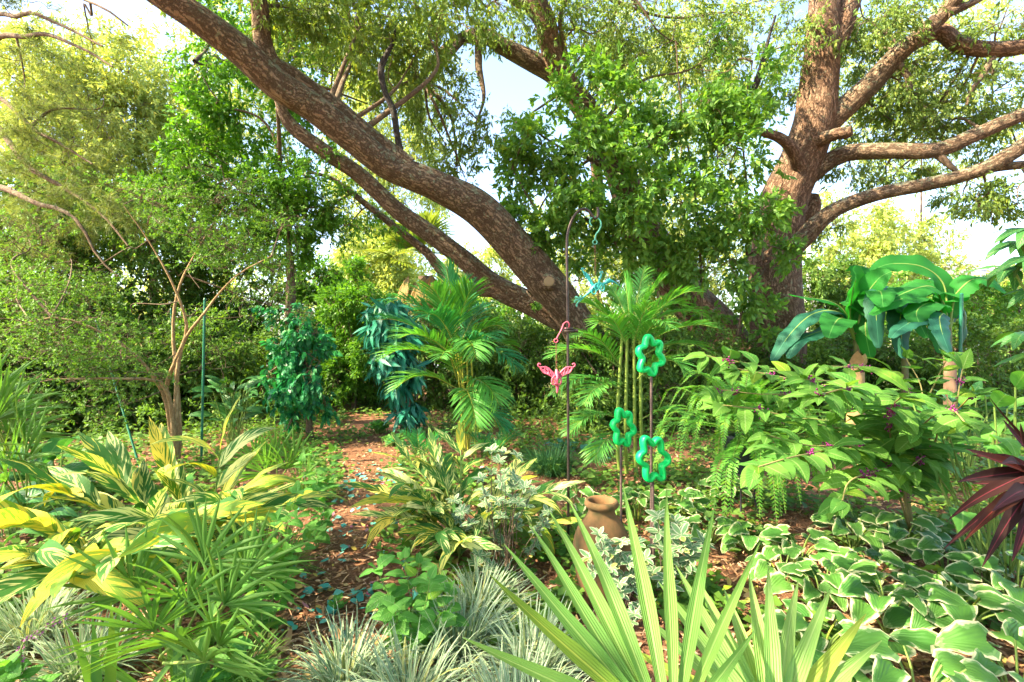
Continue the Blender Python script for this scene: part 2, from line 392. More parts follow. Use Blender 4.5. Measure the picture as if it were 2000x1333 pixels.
c = t.ramp(n2, [(0.3, (0.08, 0.035, 0.017)), (0.5, (0.33, 0.145, 0.07)), (0.72, (0.55, 0.29, 0.155))])
c = t.mix(t.ramp(n1, [(0.45, (0,)), (0.7, (1,))]), c, t.mix(0.6, c, (0.07, 0.05, 0.02)))
p = t.n('BsdfPrincipled'); t.put(p.inputs['Base Color'], c); p.inputs['Roughness'].default_value = 0.95
t.put(p.inputs['Normal'], t.bump(t.math('ADD', n2, n3), 1.0, 0.02)); t.put(t.out.inputs[0], p.outputs[0])
tag(mb.build('ground', t.mat), kind='structure')
# open lawn beyond the trees
t = NT('lawn_grass'); tc = t.n('TexCoord'); o_ = tc.outputs['Object']
n1 = t.noise(o_, 0.4, 4); n2 = t.noise(o_, 12, 4)
c = t.mix(n1, (0.16, 0.20, 0.05), (0.34, 0.36, 0.12)); c = t.mix(t.math('MULTIPLY', n2, .5), c, (0.10, 0.13, 0.03))
p = t.n('BsdfPrincipled'); t.put(p.inputs['Base Color'], c); p.inputs['Roughness'].default_value = 0.95; t.put(t.out.inputs[0], p.outputs[0])
mb = MB(); gx = np.linspace(-120, 120, 61); gy = np.linspace(17, 160, 40); X, Y = np.meshgrid(gx, gy)
i = np.arange(39)[:, None] * 61; j = np.arange(60)[None]
mb.add(np.stack([X, Y + np.where(Y < 18, np.sin(X) * 0.6, 0), X * 0 + 0.008], -1).reshape(-1, 3), np.stack([i + j, i + j + 1, i + 61 + j + 1, i + 61 + j], -1).reshape(-1, 4))
tag(mb.build('lawn', t.mat), kind='structure')
mb = MB(); gx = np.linspace(-120, 120, 41); y0, y1 = 27.0, 33.0
mb.add(np.array([[x, yy, 0.02] for yy in (y0, y1) for x in gx]), [[k, k + 1, 41 + k + 1, 41 + k] for k in range(40)])
tag(mb.build('road', plain('pale_concrete', (0.55, 0.53, 0.49), 0.9, nscale=1.5)), kind='structure')

# path mask: distance to the path's middle line
PATH = np.array([(-2.3, 10.5), (-2.1, 8.4), (-2.0, 7.2), (-1.55, 5.2), (-1.2, 3.6), (-1.05, 2.9), (-0.95, 2.2), (-0.9, 1.2)])
def pathd(x, y):
    P = np.stack([x, y], -1); best = np.full(len(P), 1e9)
    for a, b in zip(PATH[:-1], PATH[1:]):
        ab = b - a; tt = np.clip(((P - a) @ ab) / (ab @ ab), 0, 1)
        best = np.minimum(best, np.linalg.norm(P - a - tt[:, None] * ab, axis=1))
    return best
# wood chips
mb = MB(); K = 60000
yy = 1.2 + 9.5 * rs.rand(K) ** 1.5; xx = (rs.rand(K) * 2 - 1) * (yy * 1.05 + 0.4)
chip = (np.array([[-.5, 0, 0], [.5, 0, 0], [.42, .5, .28], [-.5, .55, .28], [.3, 1, 0.02], [-.4, .95, 0]]), np.array([[0, 1, 2, 3], [3, 2, 4, 5]]), np.zeros((6, 2)))
th = rs.rand(K) * 6.283
D = np.stack([np.cos(th), np.sin(th), rs.normal(0, .18, K)], -1)
up = nrm(np.stack([rs.normal(0, .35, K), rs.normal(0, .35, K), np.ones(K)], -1))
S = np.stack([0.005 + 0.010 * rs.rand(K), 0.025 + 0.06 * rs.rand(K) ** 2, 0.012 * np.ones(K)], -1)
mb.inst(chip, frames(D, up), np.stack([xx, yy, gh(xx, yy) + 0.004 + 0.012 * rs.rand(K)], -1), S)
t = NT('wood_chips'); g = t.n('NewGeometry')
c = t.ramp(g.outputs['Random Per Island'], [(0.0, (0.09, 0.038, 0.018)), (0.35, (0.32, 0.14, 0.07)), (0.7, (0.50, 0.26, 0.14)), (1.0, (0.60, 0.40, 0.26))])
p = t.n('BsdfPrincipled'); t.put(p.inputs['Base Color'], c); p.inputs['Roughness'].default_value = 0.9; t.put(t.out.inputs[0], p.outputs[0])
tag(mb.build('wood_chips', t.mat), kind='stuff')
# turquoise and rose fabric petals strewn along the path
mb = MB(); spots = [(760, 935, 60, 22, 110), (700, 1030, 60, 40, 34), (690, 1090, 40, 25, 16), (700, 1180, 60, 50, 24), (760, 1160, 90, 40, 40), (600, 1230, 40, 25, 14), (1150, 880, 60, 15, 60), (700, 960, 90, 30, 70)]
Pp = []
for px, py, sx, sy, n in spots:
    for k in range(n):
        qx, qy = px + rs.normal(0, sx), py + rs.normal(0, sy * 0.8)
        if qy < 760: continue
        Yv = CH * 1000 / (qy - 666); Pp.append(((qx - 1000) / 1000 * Yv, Yv))
Pp = np.array(Pp); K = len(Pp); th = rs.rand(K) * 6.283
D = np.stack([np.cos(th), np.sin(th), rs.normal(0, .25, K)], -1); up = nrm(np.stack([rs.normal(0, .4, K), rs.normal(0, .4, K), np.ones(K)], -1))
mb.inst(leaf('ovate', 4, 3, 0.36, 0.5, -0.6), frames(D, up), np.stack([Pp[:, 0], Pp[:, 1], gh(Pp[:, 0], Pp[:, 1]) + 0.02], -1), 0.035 + 0.05 * rs.rand(K))
t = NT('fabric_petals'); g = t.n('NewGeometry')
c = t.ramp(g.outputs['Random Per Island'], [(0.0, (0.03, 0.25, 0.22)), (0.3, (0.05, 0.32, 0.27)), (0.6, (0.16, 0.44, 0.37)), (0.86, (0.03, 0.14, 0.14)), (0.9, (0.42, 0.10, 0.17)), (1.0, (0.5, 0.2, 0.24))])
p = t.n('BsdfPrincipled'); t.put(p.inputs['Base Color'], c); p.inputs['Roughness'].default_value = 0.6; t.put(t.out.inputs[0], p.outputs[0])
tag(mb.build('fallen_petals', t.mat), kind='stuff')
mb = MB(); K = 5200; yy = 1.3 + 8 * rs.rand(K) ** 1.3; xx = (rs.rand(K) * 2 - 1) * (yy * 1.05 + .3); th = rs.rand(K) * 6.283
D = np.stack([np.cos(th), np.sin(th), rs.normal(0, .3, K)], -1); up = nrm(np.stack([rs.normal(0, .5, K), rs.normal(0, .5, K), np.ones(K)], -1))
mb.inst(leaf('ovate', 4, 3, .22, .8, -.9), frames(D, up), np.stack([xx, yy, gh(xx, yy) + .022], -1), 0.03 + 0.05 * rs.rand(K))
t = NT('dry_leaves'); g = t.n('NewGeometry')
c = t.ramp(g.outputs['Random Per Island'], [(0.0, (0.10, 0.05, 0.02)), (0.4, (0.28, 0.15, 0.07)), (0.7, (0.42, 0.28, 0.13)), (0.9, (0.5, 0.4, 0.08)), (1.0, (0.2, 0.05, 0.03))])
p = t.n('BsdfPrincipled'); t.put(p.inputs['Base Color'], c); p.inputs['Roughness'].default_value = 0.8; t.put(t.out.inputs[0], p.outputs[0])
tag(mb.build('leaf_litter', t.mat), kind='stuff')
# low green ground cover in patches
def gcover(name, K, ymax, L, mat, dens, zmax, T, ymin=2.4, keep=0.3, th_=0.0, power=1.3):
    mb = MB(); yy = ymin + (ymax - ymin) * rs.rand(K) ** power; xx = (rs.rand(K) * 2 - 1) * (yy * 1.08 + .4)
    m_ = np.sin(xx * 2.1 + 0.7) * np.sin(yy * 1.7 + 2) + 0.7 * np.sin(xx * 4.7 + yy * 3.1) + 0.5 * np.sin(xx * 9 - yy * 7)
    d = pathd(xx, yy); ok = (m_ > th_) & (d > keep * (0.8 + 0.5 * np.sin(yy * 3)))
    xx, yy = xx[ok], yy[ok]; K = len(xx); a = rs.rand(K) * 6.283
    D = np.stack([np.cos(a), np.sin(a), rs.normal(0.1, .3, K)], -1); up = nrm(np.stack([rs.normal(0, .35, K), rs.normal(-.2, .35, K), np.ones(K)], -1))
    mb.inst(T, frames(D, up), np.stack([xx, yy, 0.02 + zmax * rs.rand(K) ** 1.5], -1), L * (0.5 + rs.rand(K)))
    return tag(mb.build(name, mat), kind='stuff')
L_cover = leafmat('ground_cover_leaves', (0.05, 0.15, 0.028), (0.15, 0.28, 0.04), 0.3, 0.45, 0.35)
L_bluec = leafmat('blue_cover_leaves', (0.03, 0.13, 0.09), (0.07, 0.24, 0.16), 0.25, 0.4, 0.4)
gcover('ground_cover', 60000, 13.0, 0.055, L_cover, 1, 0.10, leaf5(0.42, 0.2), keep=0.28, th_=0.15)
gcover('ivy_cover', 50000, 14.0, 0.065, L_under, 1, 0.16, leaf5(0.38, 0.15), ymin=3.5, keep=0.75, th_=-0.6, power=0.9)

# ================================================================ TREES
SLIM = {'oak_tree': .68, 'oak_tree.001': .8, 'oak_tree.002': .88}
# ---- leaning oak, left of centre
org = at(1150, 830, 9.2); org[2] = 0
T1 = thing('oak_tree', 'grey-brown oak leaning from the centre to the top left, long bare limbs crossing the sky', 'tree', org)
def knot(mb, Q):
    c = at(1072, 548, 8.05); mb.tube([c + [0, .25, 0], c + [0.0, .03, 0.0], c + [0, -.03, -0.01], c + [0, -.045, -.012]], [0.17, 0.135, .11, 0.09], 16, 0, 0.05)
    c2 = c + np.array([0, -.043, -.012]); mb.tube([c2, c2 + [0, -.012, 0]], [0.088, 0.07], 16, 1)
a1 = limb(T1, [(1225, 860, 9.6), (1165, 700, 9.3), (1118, 620, 8.9), (1062, 545, 8.4), (1000, 475, 8.0), (930, 405, 7.6), (850, 362, 7.2), (760, 325, 6.9), (690, 270, 6.6), (610, 208, 6.3), (540, 165, 6.0), (470, 100, 5.7), (385, 35, 5.4), (280, -35, 5.2), (120, -150, 5.0)],
          [.70, .55, .46, .44, .40, .375, .315, .28, .265, .255, .25, .235, .21, .19, .15], oak_bark, 'trunk', 36, 0.055, 1, 0.04, knot)
a2 = limb(T1, [(800, 325, 6.98), (745, 288, 6.9), (695, 250, 6.75), (645, 208, 6.6), (578, 160, 6.3), (528, 125, 6.1), (512, 70, 6.0), (505, 0, 5.9), (470, -70, 5.8)],
          [.18, .22, .23, .22, .20, .18, .15, .14, .12], oak_bark, seed=2)
a3 = limb(T1, [(1100, 625, 9.4), (1030, 590, 9.5), (960, 555, 9.4), (905, 505, 9.2), (830, 450, 9.0), (770, 405, 8.8), (700, 340, 8.6), (640, 300, 8.4), (570, 245, 8.2), (540, 190, 8.0)],
          [.34, .32, .30, .25, .24, .21, .19, .18, .16, .08], oak_bark, seed=3)
a4 = limb(T1, [(985, 570, 9.4), (930, 562, 9.4), (880, 545, 9.4), (835, 495, 9.4), (780, 450, 9.4), (710, 395, 9.3), (650, 350, 9.2), (600, 335, 9.1)],
          [.16, .21, .17, .12, .10, .08, .06, .03], oak_bark, seed=4)
a5 = limb(T1, [(800, 335, 7.1), (785, 305, 7.0), (775, 260, 6.9), (768, 215, 6.85), (752, 180, 6.8), (745, 130, 6.8), (768, 82, 6.8), (772, 50, 6.8)],
          [.10, .075, .06, .065, .055, .065, .035, .02], dark_bark, seed=5, ns=12)
a6 = limb(T1, [(664, 236, 6.65), (654, 208, 6.6), (650, 200, 6.6)], [.09, .07, .055], oak_bark, 'branch_stub', 12, seed=6)
a7 = limb(T1, [(540, 165, 8.0), (545, 260, 8.6), (548, 330, 9.0), (555, 420, 9.3)], [.04, .05, .05, .03], twig_bark, seed=7, ns=8)
# ---- oak behind the vine
org = at(1420, 800, 10.8); org[2] = 0
T2 = thing('oak_tree', 'dark oak leaning left behind the leafy vine, its pale top forking in the sky', 'tree', org)
b1 = limb(T2, [(1480, 800, 11.0), (1400, 650, 10.8), (1330, 565, 10.5), (1275, 480, 10.2), (1235, 400, 9.9), (1205, 320, 9.6), (1160, 240, 9.4), (1110, 165, 9.2), (1078, 100, 9.0), (1060, 30, 8.8), (1020, -40, 8.6)],
          [.75, .60, .50, .46, .40, .34, .28, .24, .23, .22, .18], oak_bark2, 'trunk', 30, 0.06, 8, 0.05)
b2 = limb(T2, [(1215, 330, 9.7), (1150, 215, 9.5), (1090, 150, 9.4), (1040, 120, 9.3), (980, 90, 9.2), (940, 68, 9.1), (880, 85, 9.0), (840, 130, 8.9), (820, 160, 8.8)],
          [.24, .24, .24, .22, .18, .17, .09, .06, .03], oak_bark, seed=9)
b3 = limb(T2, [(1240, 400, 10.0), (1175, 420, 9.6), (1165, 330, 9.4), (1150, 250, 9.2)], [.1, .13, .13, .1], oak_bark, seed=10, ns=14)
b4 = limb(T2, [(1085, 110, 9.0), (1040, 25, 8.8), (1000, 0, 8.6), (960, -30, 8.4)], [.1, .10, .09, .08], oak_bark, seed=11, ns=12)
b5 = limb(T2, [(1115, 165, 9.1), (1100, 80, 8.9), (1095, 30, 8.8), (1120, -30, 8.8)], [.07, .06, .05, .04], twig_bark, seed=12, ns=10)
b6 = limb(T2, [(935, 70, 9.1), (935, 130, 9.0), (945, 190, 8.9), (930, 240, 8.9)], [.09, .08, .04, .02], twig_bark, seed=13, ns=10)
b7 = limb(T2, [(900, 80, 9.0), (850, 140, 8.8), (830, 165, 8.7), (800, 160, 8.6), (740, 190, 8.4)], [.09, .06, .05, .04, .02], oak_bark, seed=14, ns=10)
# ---- big upright oak, right
org = at(1520, 815, 10.0); org[2] = 0
T3 = thing('oak_tree', 'big upright oak with thick reddish trunk, bare limbs reaching to the right edge', 'tree', org)
c1 = limb(T3, [(1535, 850, 10.0), (1522, 750, 10.0), (1518, 650, 10.0), (1512, 560, 10.0), (1515, 470, 10.0), (1530, 390, 9.9), (1565, 310, 9.7), (1590, 240, 9.5), (1598, 180, 9.4), (1605, 110, 9.3), (1608, 40, 9.2), (1610, -50, 9.1)],
          [.68, .60, .55, .53, .52, .49, .44, .41, .38, .34, .30, .26], oak_bark2, 'trunk', 36, 0.05, 15, 0.05)
c2 = limb(T3, [(1612, 130, 9.3), (1640, 60, 9.2), (1662, 0, 9.1), (1690, -60, 9.0)], [.2, .22, .20, .17], oak_bark2, seed=16)
c3 = limb(T3, [(1600, 260, 9.5), (1650, 210, 9.3), (1700, 165, 9.1), (1750, 110, 8.9), (1790, 75, 8.7), (1840, 30, 8.5), (1870, -10, 8.3), (1900, -60, 8.2)], [.24, .23, .21, .18, .15, .14, .13, .12], oak_bark, seed=17)
c3b = limb(T3, [(1850, 25, 8.4), (1900, 5, 8.3), (1960, -30, 8.2)], [.1, .06, .05], oak_bark, seed=18, ns=12)
c4 = limb(T3, [(1760, 100, 8.9), (1830, 62, 8.8), (1870, 85, 8.7), (1930, 97, 8.6), (2010, 88, 8.5), (2100, 60, 8.4)], [.12, .15, .15, .14, .13, .1], oak_bark2, seed=19)
c5 = limb(T3, [(1575, 350, 9.7), (1620, 315, 9.5), (1660, 298, 9.3), (1740, 295, 9.0), (1830, 293, 8.7), (1900, 265, 8.5), (1970, 235, 8.3), (2060, 200, 8.1)], [.18, .18, .17, .155, .14, .13, .125, .12], oak_bark, seed=20)
c6 = limb(T3, [(1530, 500, 9.7), (1575, 460, 9.5), (1610, 425, 9.3), (1650, 400, 9.1), (1730, 375, 8.8), (1810, 360, 8.5), (1890, 340, 8.2), (1960, 310, 8.0), (2060, 240, 7.8)], [.22, .2, .17, .14, .13, .125, .12, .13, .12], oak_bark, seed=21)
c6b = limb(T3, [(1910, 335, 8.2), (1960, 325, 8.1), (2040, 320, 7.9)], [.08, .075, .07], oak_bark, seed=22, ns=12)
c7 = limb(T3, [(1560, 330, 9.5), (1545, 290, 9.2), (1520, 268, 9.0), (1490, 258, 8.9), (1470, 250, 8.9)], [.17, .12, .10, .08, .04], oak_bark2, seed=23, ns=14)
c8 = limb(T3, [(1600, 275, 9.3), (1630, 262, 9.0), (1655, 258, 8.85), (1664, 255, 8.8)], [.16, .12, .12, .09], oak_bark2, 'branch_stub', 14, 0.08, seed=24)
c9 = limb(T3, [(1530, 400, 10.2), (1570, 430, 10.1), (1585, 400, 10.1), (1590, 380, 10.1)], [.2, .23, .2, .1], oak_bark2, 'branch_stub', 14, 0.06, seed=25)
c10 = limb(T3, [(1440, 250, 8.8), (1462, 200, 8.7), (1485, 140, 8.6), (1500, 80, 8.5), (1515, 30, 8.4)], [.05, .06, .06, .03, .02], dark_bark, seed=26, ns=10)
c11 = limb(T3, [(1755, 125, 8.9), (1775, 155, 8.85), (1775, 200, 8.8)], [.07, .06, .03], twig_bark, seed=27, ns=10)
c12 = limb(T3, [(1945, 100, 8.6), (1920, 145, 8.6), (1895, 180, 8.6), (1888, 205, 8.6)], [.07, .05, .035, .02], twig_bark, seed=28, ns=10)
c13 = limb(T3, [(1830, 300, 8.7), (1868, 335, 8.6)], [.08, .04], twig_bark, seed=29, ns=8)
A1 = np.vstack([a1[len(a1)//3:], a2]); A1b = np.vstack([a3, a4, a7]); A2 = np.vstack([b1[len(b1)//3:], b2, b4, b5, b7[:-6]]); A3 = np.vstack([c1[len(c1)//2:], c2, c3, c3b, c4, c5, c6, c6b, c10])

def crown(parent, nodes, blobs, L, T, mat, name='crown', m=9, droop=0.5, jit=0.9, tw=True, spread=0.5, r0=0.012, shell=0.3, tight=0.17, smin=0.55, dens=1.0):
    """blobs: (px,py,Y, rpx_x, rpx_y, depth, clusters, sprays per cluster)"""
    mb = MB(); tb = MB(); any_ = False
    for (px, py, Y, rx, ry, rd, ncl, per) in blobs:
        c = at(px, py, Y); r = (rx / 1000 * Y, rd, ry / 1000 * Y)
        C, P = cloud_points(c, r, int(ncl * dens * (1.45 if L > .08 else 1.25)), per, tight, shell)
        a0 = anchor(c[None], nodes)[0]; Lb = np.linalg.norm(c - a0); end = c + nrm(c - a0) * max(r) * .5 if Lb > .2 else c + np.array([0, 0, .3])
        mid = (a0 + c) / 2 + rs.normal(0, .10, 3) * Lb + [0, 0, .08 * Lb]; QB = catmull([a0, mid, c + rs.normal(0, .1, 3), end], 26)
        if tw and Lb > .25: tb.tube(QB, np.linspace(min(.045, .012 + .014 * Lb) * (.4 if L < .05 else 1), .004, 26), 7, 0, .06, cap=False, seed=int(px) % 17); any_ = True
        A = anchor(C + rs.normal(0, .12, C.shape), QB[6:])
        D = nrm(P - np.repeat(A, per, 0) + rs.normal(0, .5, P.shape) * np.linalg.norm(np.array(r)) * 0.5)
        D[:, 2] -= droop * 0.5
        spray(mb, P, D, m, L, T, spread=spread, droop=droop, jit=jit, smin=smin)
        if tw:
            twigs(tb, C, A, r0=r0); any_ = True
            q = rs.rand(len(P)) < 0.5; Cp = np.repeat(C, per, 0)[q]
            twigs(tb, P[q], Cp, r0=r0 * 0.45, r1=0.0015, ns=3)
    mb.build(name, mat, parent)
    if any_: tb.build('branches', twig_bark, parent)

OAKT = leaf5(0.17, 0.22, 0.12)
crown(T1, A1, [
    (620, 40, 6.5, 90, 60, .7, 9, 22), (560, 60, 8.0, 60, 60, .8, 7, 20), (700, 60, 7.5, 90, 60, .9, 12, 24), (800, 110, 7.4, 90, 60, .7, 9, 20),
    (640, 140, 8.5, 80, 60, .8, 9, 20), (700, 200, 8.5, 60, 60, .8, 6, 18), (860, 40, 7.5, 90, 50, .8, 10, 22), (470, -60, 5.5, 150, 60, 1.0, 10, 20), (330, 0, 6.2, 50, 20, .4, 3, 12),
    (760, -110, 6.0, 260, 70, 1.6, 9, 24), (650, 20, 7.8, 150, 60, .9, 9, 22), (760, 30, 8.2, 140, 50, .9, 9, 22)], 0.105, OAKT, L_oak, m=9, droop=0.6, tw=True, dens=.9)
crown(T1, A1b, [(620, 330, 8.6, 60, 40, .5, 5, 16), (700, 420, 9.2, 70, 60, .6, 8, 18), (640, 440, 9.4, 60, 60, .6, 8, 18), (590, 400, 9.0, 60, 60, .6, 8, 18), (770, 455, 9.4, 40, 25, .4, 4, 12),
                (560, 300, 9.5, 50, 60, .6, 6, 18), (1040, 590, 9.0, 18, 12, .2, 2, 10)], 0.085, OAKT, L_laurel, name='foliage', m=9, droop=0.4)
crown(T2, A2, [
    (960, 25, 8.6, 120, 40, .9, 14, 22), (860, 180, 8.6, 70, 50, .6, 8, 16), (930, 250, 8.7, 60, 60, .6, 8, 18), (860, 290, 8.8, 50, 50, .5, 5, 14), (820, 210, 8.6, 40, 50, .5, 4, 14),
    (1150, 60, 8.8, 90, 60, .8, 12, 20), (1200, 120, 9.0, 80, 70, .8, 10, 20), (1280, 60, 9.2, 100, 70, 1.0, 14, 22), (1360, 120, 9.4, 80, 80, 1.0, 12, 22), (900, 340, 9.0, 40, 40, .4, 4, 12), (890, 360, 9.2, 35, 40, .4, 4, 12),
    (1000, 260, 9.2, 45, 40, .4, 4, 14), (1020, 400, 9.4, 30, 45, .4, 4, 12), (1430, 40, 9.4, 80, 60, 1.0, 12, 22), (1100, -110, 8.0, 340, 70, 1.8, 10, 24), (1240, 30, 9.6, 150, 60, 1, 12, 22), (1050, 40, 9.4, 110, 50, .8, 7, 20)], 0.10, OAKT, L_oak, m=9, droop=0.6, dens=.9)
crown(T3, A3, [
    (1720, 60, 8.8, 90, 50, .8, 11, 20), (1760, 180, 9.2, 80, 60, .8, 10, 20), (1850, 200, 9.2, 110, 60, .9, 13, 20), (1940, 180, 9.0, 90, 70, .9, 12, 22), (1960, 40, 8.4, 70, 40, .8, 8, 20),
    (1730, 240, 9.6, 80, 40, .6, 8, 20), (1850, 250, 9.6, 100, 30, .6, 8, 18), (1680, 100, 9.6, 50, 60, .6, 6, 18), (1930, 400, 8.2, 80, 30, .5, 8, 16), (1890, 370, 8.3, 50, 25, .4, 5, 14), (1990, 370, 8.0, 50, 50, .5, 6, 16),
    (1660, 340, 9.6, 50, 30, .5, 5, 14), (1740, 340, 9.2, 60, 20, .4, 5, 14), (1550, 60, 9.6, 50, 70, .8, 8, 20), (1500, 100, 9.4, 60, 70, .8, 9, 22), (1540, 170, 9.8, 40, 50, .6, 6, 18), (1620, 440, 9.8, 30, 30, .4, 3, 12),
    (1790, 350, 9.2, 40, 25, .4, 4, 12), (1750, -100, 8.0, 340, 70, 1.8, 10, 24), (1700, 140, 9.8, 90, 60, .8, 8, 20), (1830, 130, 9.6, 100, 50, .8, 8, 20), (1960, 260, 9, 60, 40, .6, 6, 20), (1780, 260, 10, 120, 50, .7, 8, 20), (1700, 20, 9.4, 70, 40, .6, 6, 20), (1800, 20, 9.2, 80, 40, .6, 6, 20)], 0.10, OAKT, L_oak, m=9, droop=0.6, dens=.9)

# unseen leaf clouds added over and behind the camera to shade the foreground
def shade_canopy(parent, spots, n=15):
    mb = MB()
    for x, y, z, r in spots:
        C, P = cloud_points((x, y, z), (r, r, .8), int(n * r * r / 3), 16, .16, .1)
        spray(mb, P, nrm(P - np.array([x, y, z - .5])), 8, .16, leaf4(.2), droop=.6)
    mb.build('added_shade_crown', L_oak, parent)
shade_canopy(T1, [(-3, -5, 5.5, 3.4), (0, -4, 6.5, 3.4), (0, -8, 4, 3.5), (-4, -9, 3, 3.5), (-5, 2, 6.5, 3.2), (-1, 1.5, 7.2, 3.2), (-6.5, -2.5, 7, 3.2), (-2, -3, 7.5, 3.4), (-7, 5, 8.5, 3.0), (-2.5, 4.5, 8.0, 3.0), (-9, 1, 5, 2.5), (-7.5, -5, 4.5, 3)])
shade_canopy(T3, [(3, 1, 7, 3.2), (2.5, -3.5, 7, 3.4), (6.5, 3, 7.5, 3.2), (3, 5, 8.2, 3), (7, -1.5, 6.5, 3.2), (2, -7, 5, 3), (7, -6, 4, 3)])

# ---- vine curtain over the middle
org = at(1330, 830, 8.6); org[2] = 0
V1 = thing('climbing_vine', 'dense bright green vine hanging over the dark leaning oak, left of the big trunk', 'vine', org)
vs = MB(); vn = []
for k, pts in enumerate([[(1330, 850, 8.8), (1300, 650, 8.8), (1260, 480, 8.8), (1210, 330, 8.7), (1160, 200, 8.6)], [(1360, 850, 8.9), (1370, 600, 8.9), (1360, 400, 8.9), (1330, 200, 8.8), (1320, 80, 8.7)],
                         [(1400, 850, 9), (1450, 600, 8.9), (1460, 400, 8.7), (1450, 250, 8.6), (1470, 120, 8.5)], [(1260, 480, 8.8), (1150, 430, 8.4), (1060, 420, 8.2), (1000, 330, 8.2)], [(1210, 330, 8.7), (1100, 290, 8.3), (1010, 230, 8.2)]]):
    Q = catmull([at(*p) for p in pts], 40); vs.tube(Q, np.linspace(.035, .01, 40), 7, 0, .1, seed=k); vn.append(Q)
vn = np.vstack(vn); vs.build('stem', twig_bark, V1)
VT = leaf5(0.22, 0.18, 0.10)
crown(V1, vn, [
    (1060, 300, 8.4, 80, 70, .6, 15, 26), (1010, 340, 8.4, 45, 60, .4, 7, 20), (1140, 300, 8.3, 80, 70, .7, 15, 26), (1110, 220, 8.4, 60, 50, .5, 8, 22), (1200, 220, 8.5, 70, 70, .7, 13, 26), (1150, 150, 8.5, 60, 40, .5, 7, 20),
    (1270, 300, 8.4, 80, 80, .7, 17, 28), (1350, 220, 8.6, 80, 80, .7, 17, 28), (1430, 300, 8.5, 70, 90, .7, 16, 28), (1330, 400, 8.4, 90, 70, .7, 17, 28), (1240, 420, 8.3, 70, 70, .7, 13, 26), (1130, 410, 8.2, 70, 50, .6, 11, 24), (1080, 460, 8.2, 50, 30, .4, 6, 20),
    (1440, 420, 8.4, 60, 70, .6, 13, 26), (1495, 450, 8.6, 35, 50, .4, 6, 22), (1180, 490, 8.6, 80, 40, .5, 10, 22), (1300, 500, 8.8, 80, 40, .5, 10, 22), (1400, 520, 8.5, 70, 50, .5, 11, 24), (1470, 560, 8.6, 30, 50, .3, 5, 20), (1460, 180, 8.6, 60, 60, .6, 10, 24), (1400, 130, 8.8, 60, 50, .6, 8, 22), (1530, 500, 8.8, 35, 35, .3, 6, 20), (1490, 620, 8.8, 30, 40, .3, 5, 18), (1360, 600, 9.2, 60, 40, .4, 7, 18), (1090, 370, 8.0, 60, 50, .4, 9, 20), (1010, 300, 8.2, 50, 60, .4, 8, 20), (1040, 410, 8.2, 45, 40, .4, 7, 20), (1110, 480, 8.4, 50, 35, .4, 7, 20), (1240, 560, 9.0, 50, 40, .4, 6, 18), (1500, 400, 8.4, 45, 30, .3, 5, 20)],
    0.15, VT, L_vine, name='foliage', m=7, droop=0.25, spread=0.8, dens=.42, tight=.19)

# ---- trees and shrubs behind and to the left
def leafy(name, label, cat, base, stems, blobs, L, T, mat, group=None, m=8, droop=0.3, sub='foliage', r=0.05, bark=None, tw=True, spread=0.6, shell=0.3, tight=0.17, ns=8, r0=0.01, jit=0.9, smin=0.55, dens_=1.0):
    """base = world x,y; stems = list of [(px,py,Y)...]; blobs as in crown"""
    t_ = thing(name, label, cat, (base[0], base[1], 0), group)
    nodes = []; sb = MB()
    for k, pts in enumerate(stems):
        P = [np.array([base[0] + rnd.uniform(-.5, .5) * r, base[1], -0.03])] + [at(*p) for p in pts]
        Q = catmull(P, max(12, int(np.linalg.norm(P[-1] - P[0]) * 8))); sb.tube(Q, np.linspace(r, r * 0.1, len(Q)) ** 1.0, ns, 0, .06, seed=k + 1); nodes.append(Q[len(Q) // 4:])
    sb.build('trunk' if cat == 'tree' else 'stem', bark or twig_bark, t_)
    crown(t_, np.vstack(nodes), blobs, L, T, mat, name='crown' if cat == 'tree' else sub, m=m, droop=droop, tw=tw, spread=spread, shell=shell, tight=tight, r0=r0, jit=jit, smin=smin, dens=dens_)
    return t_
def gx_(px, Y): return ((px - 1000) / 1000.0 * Y, Y)
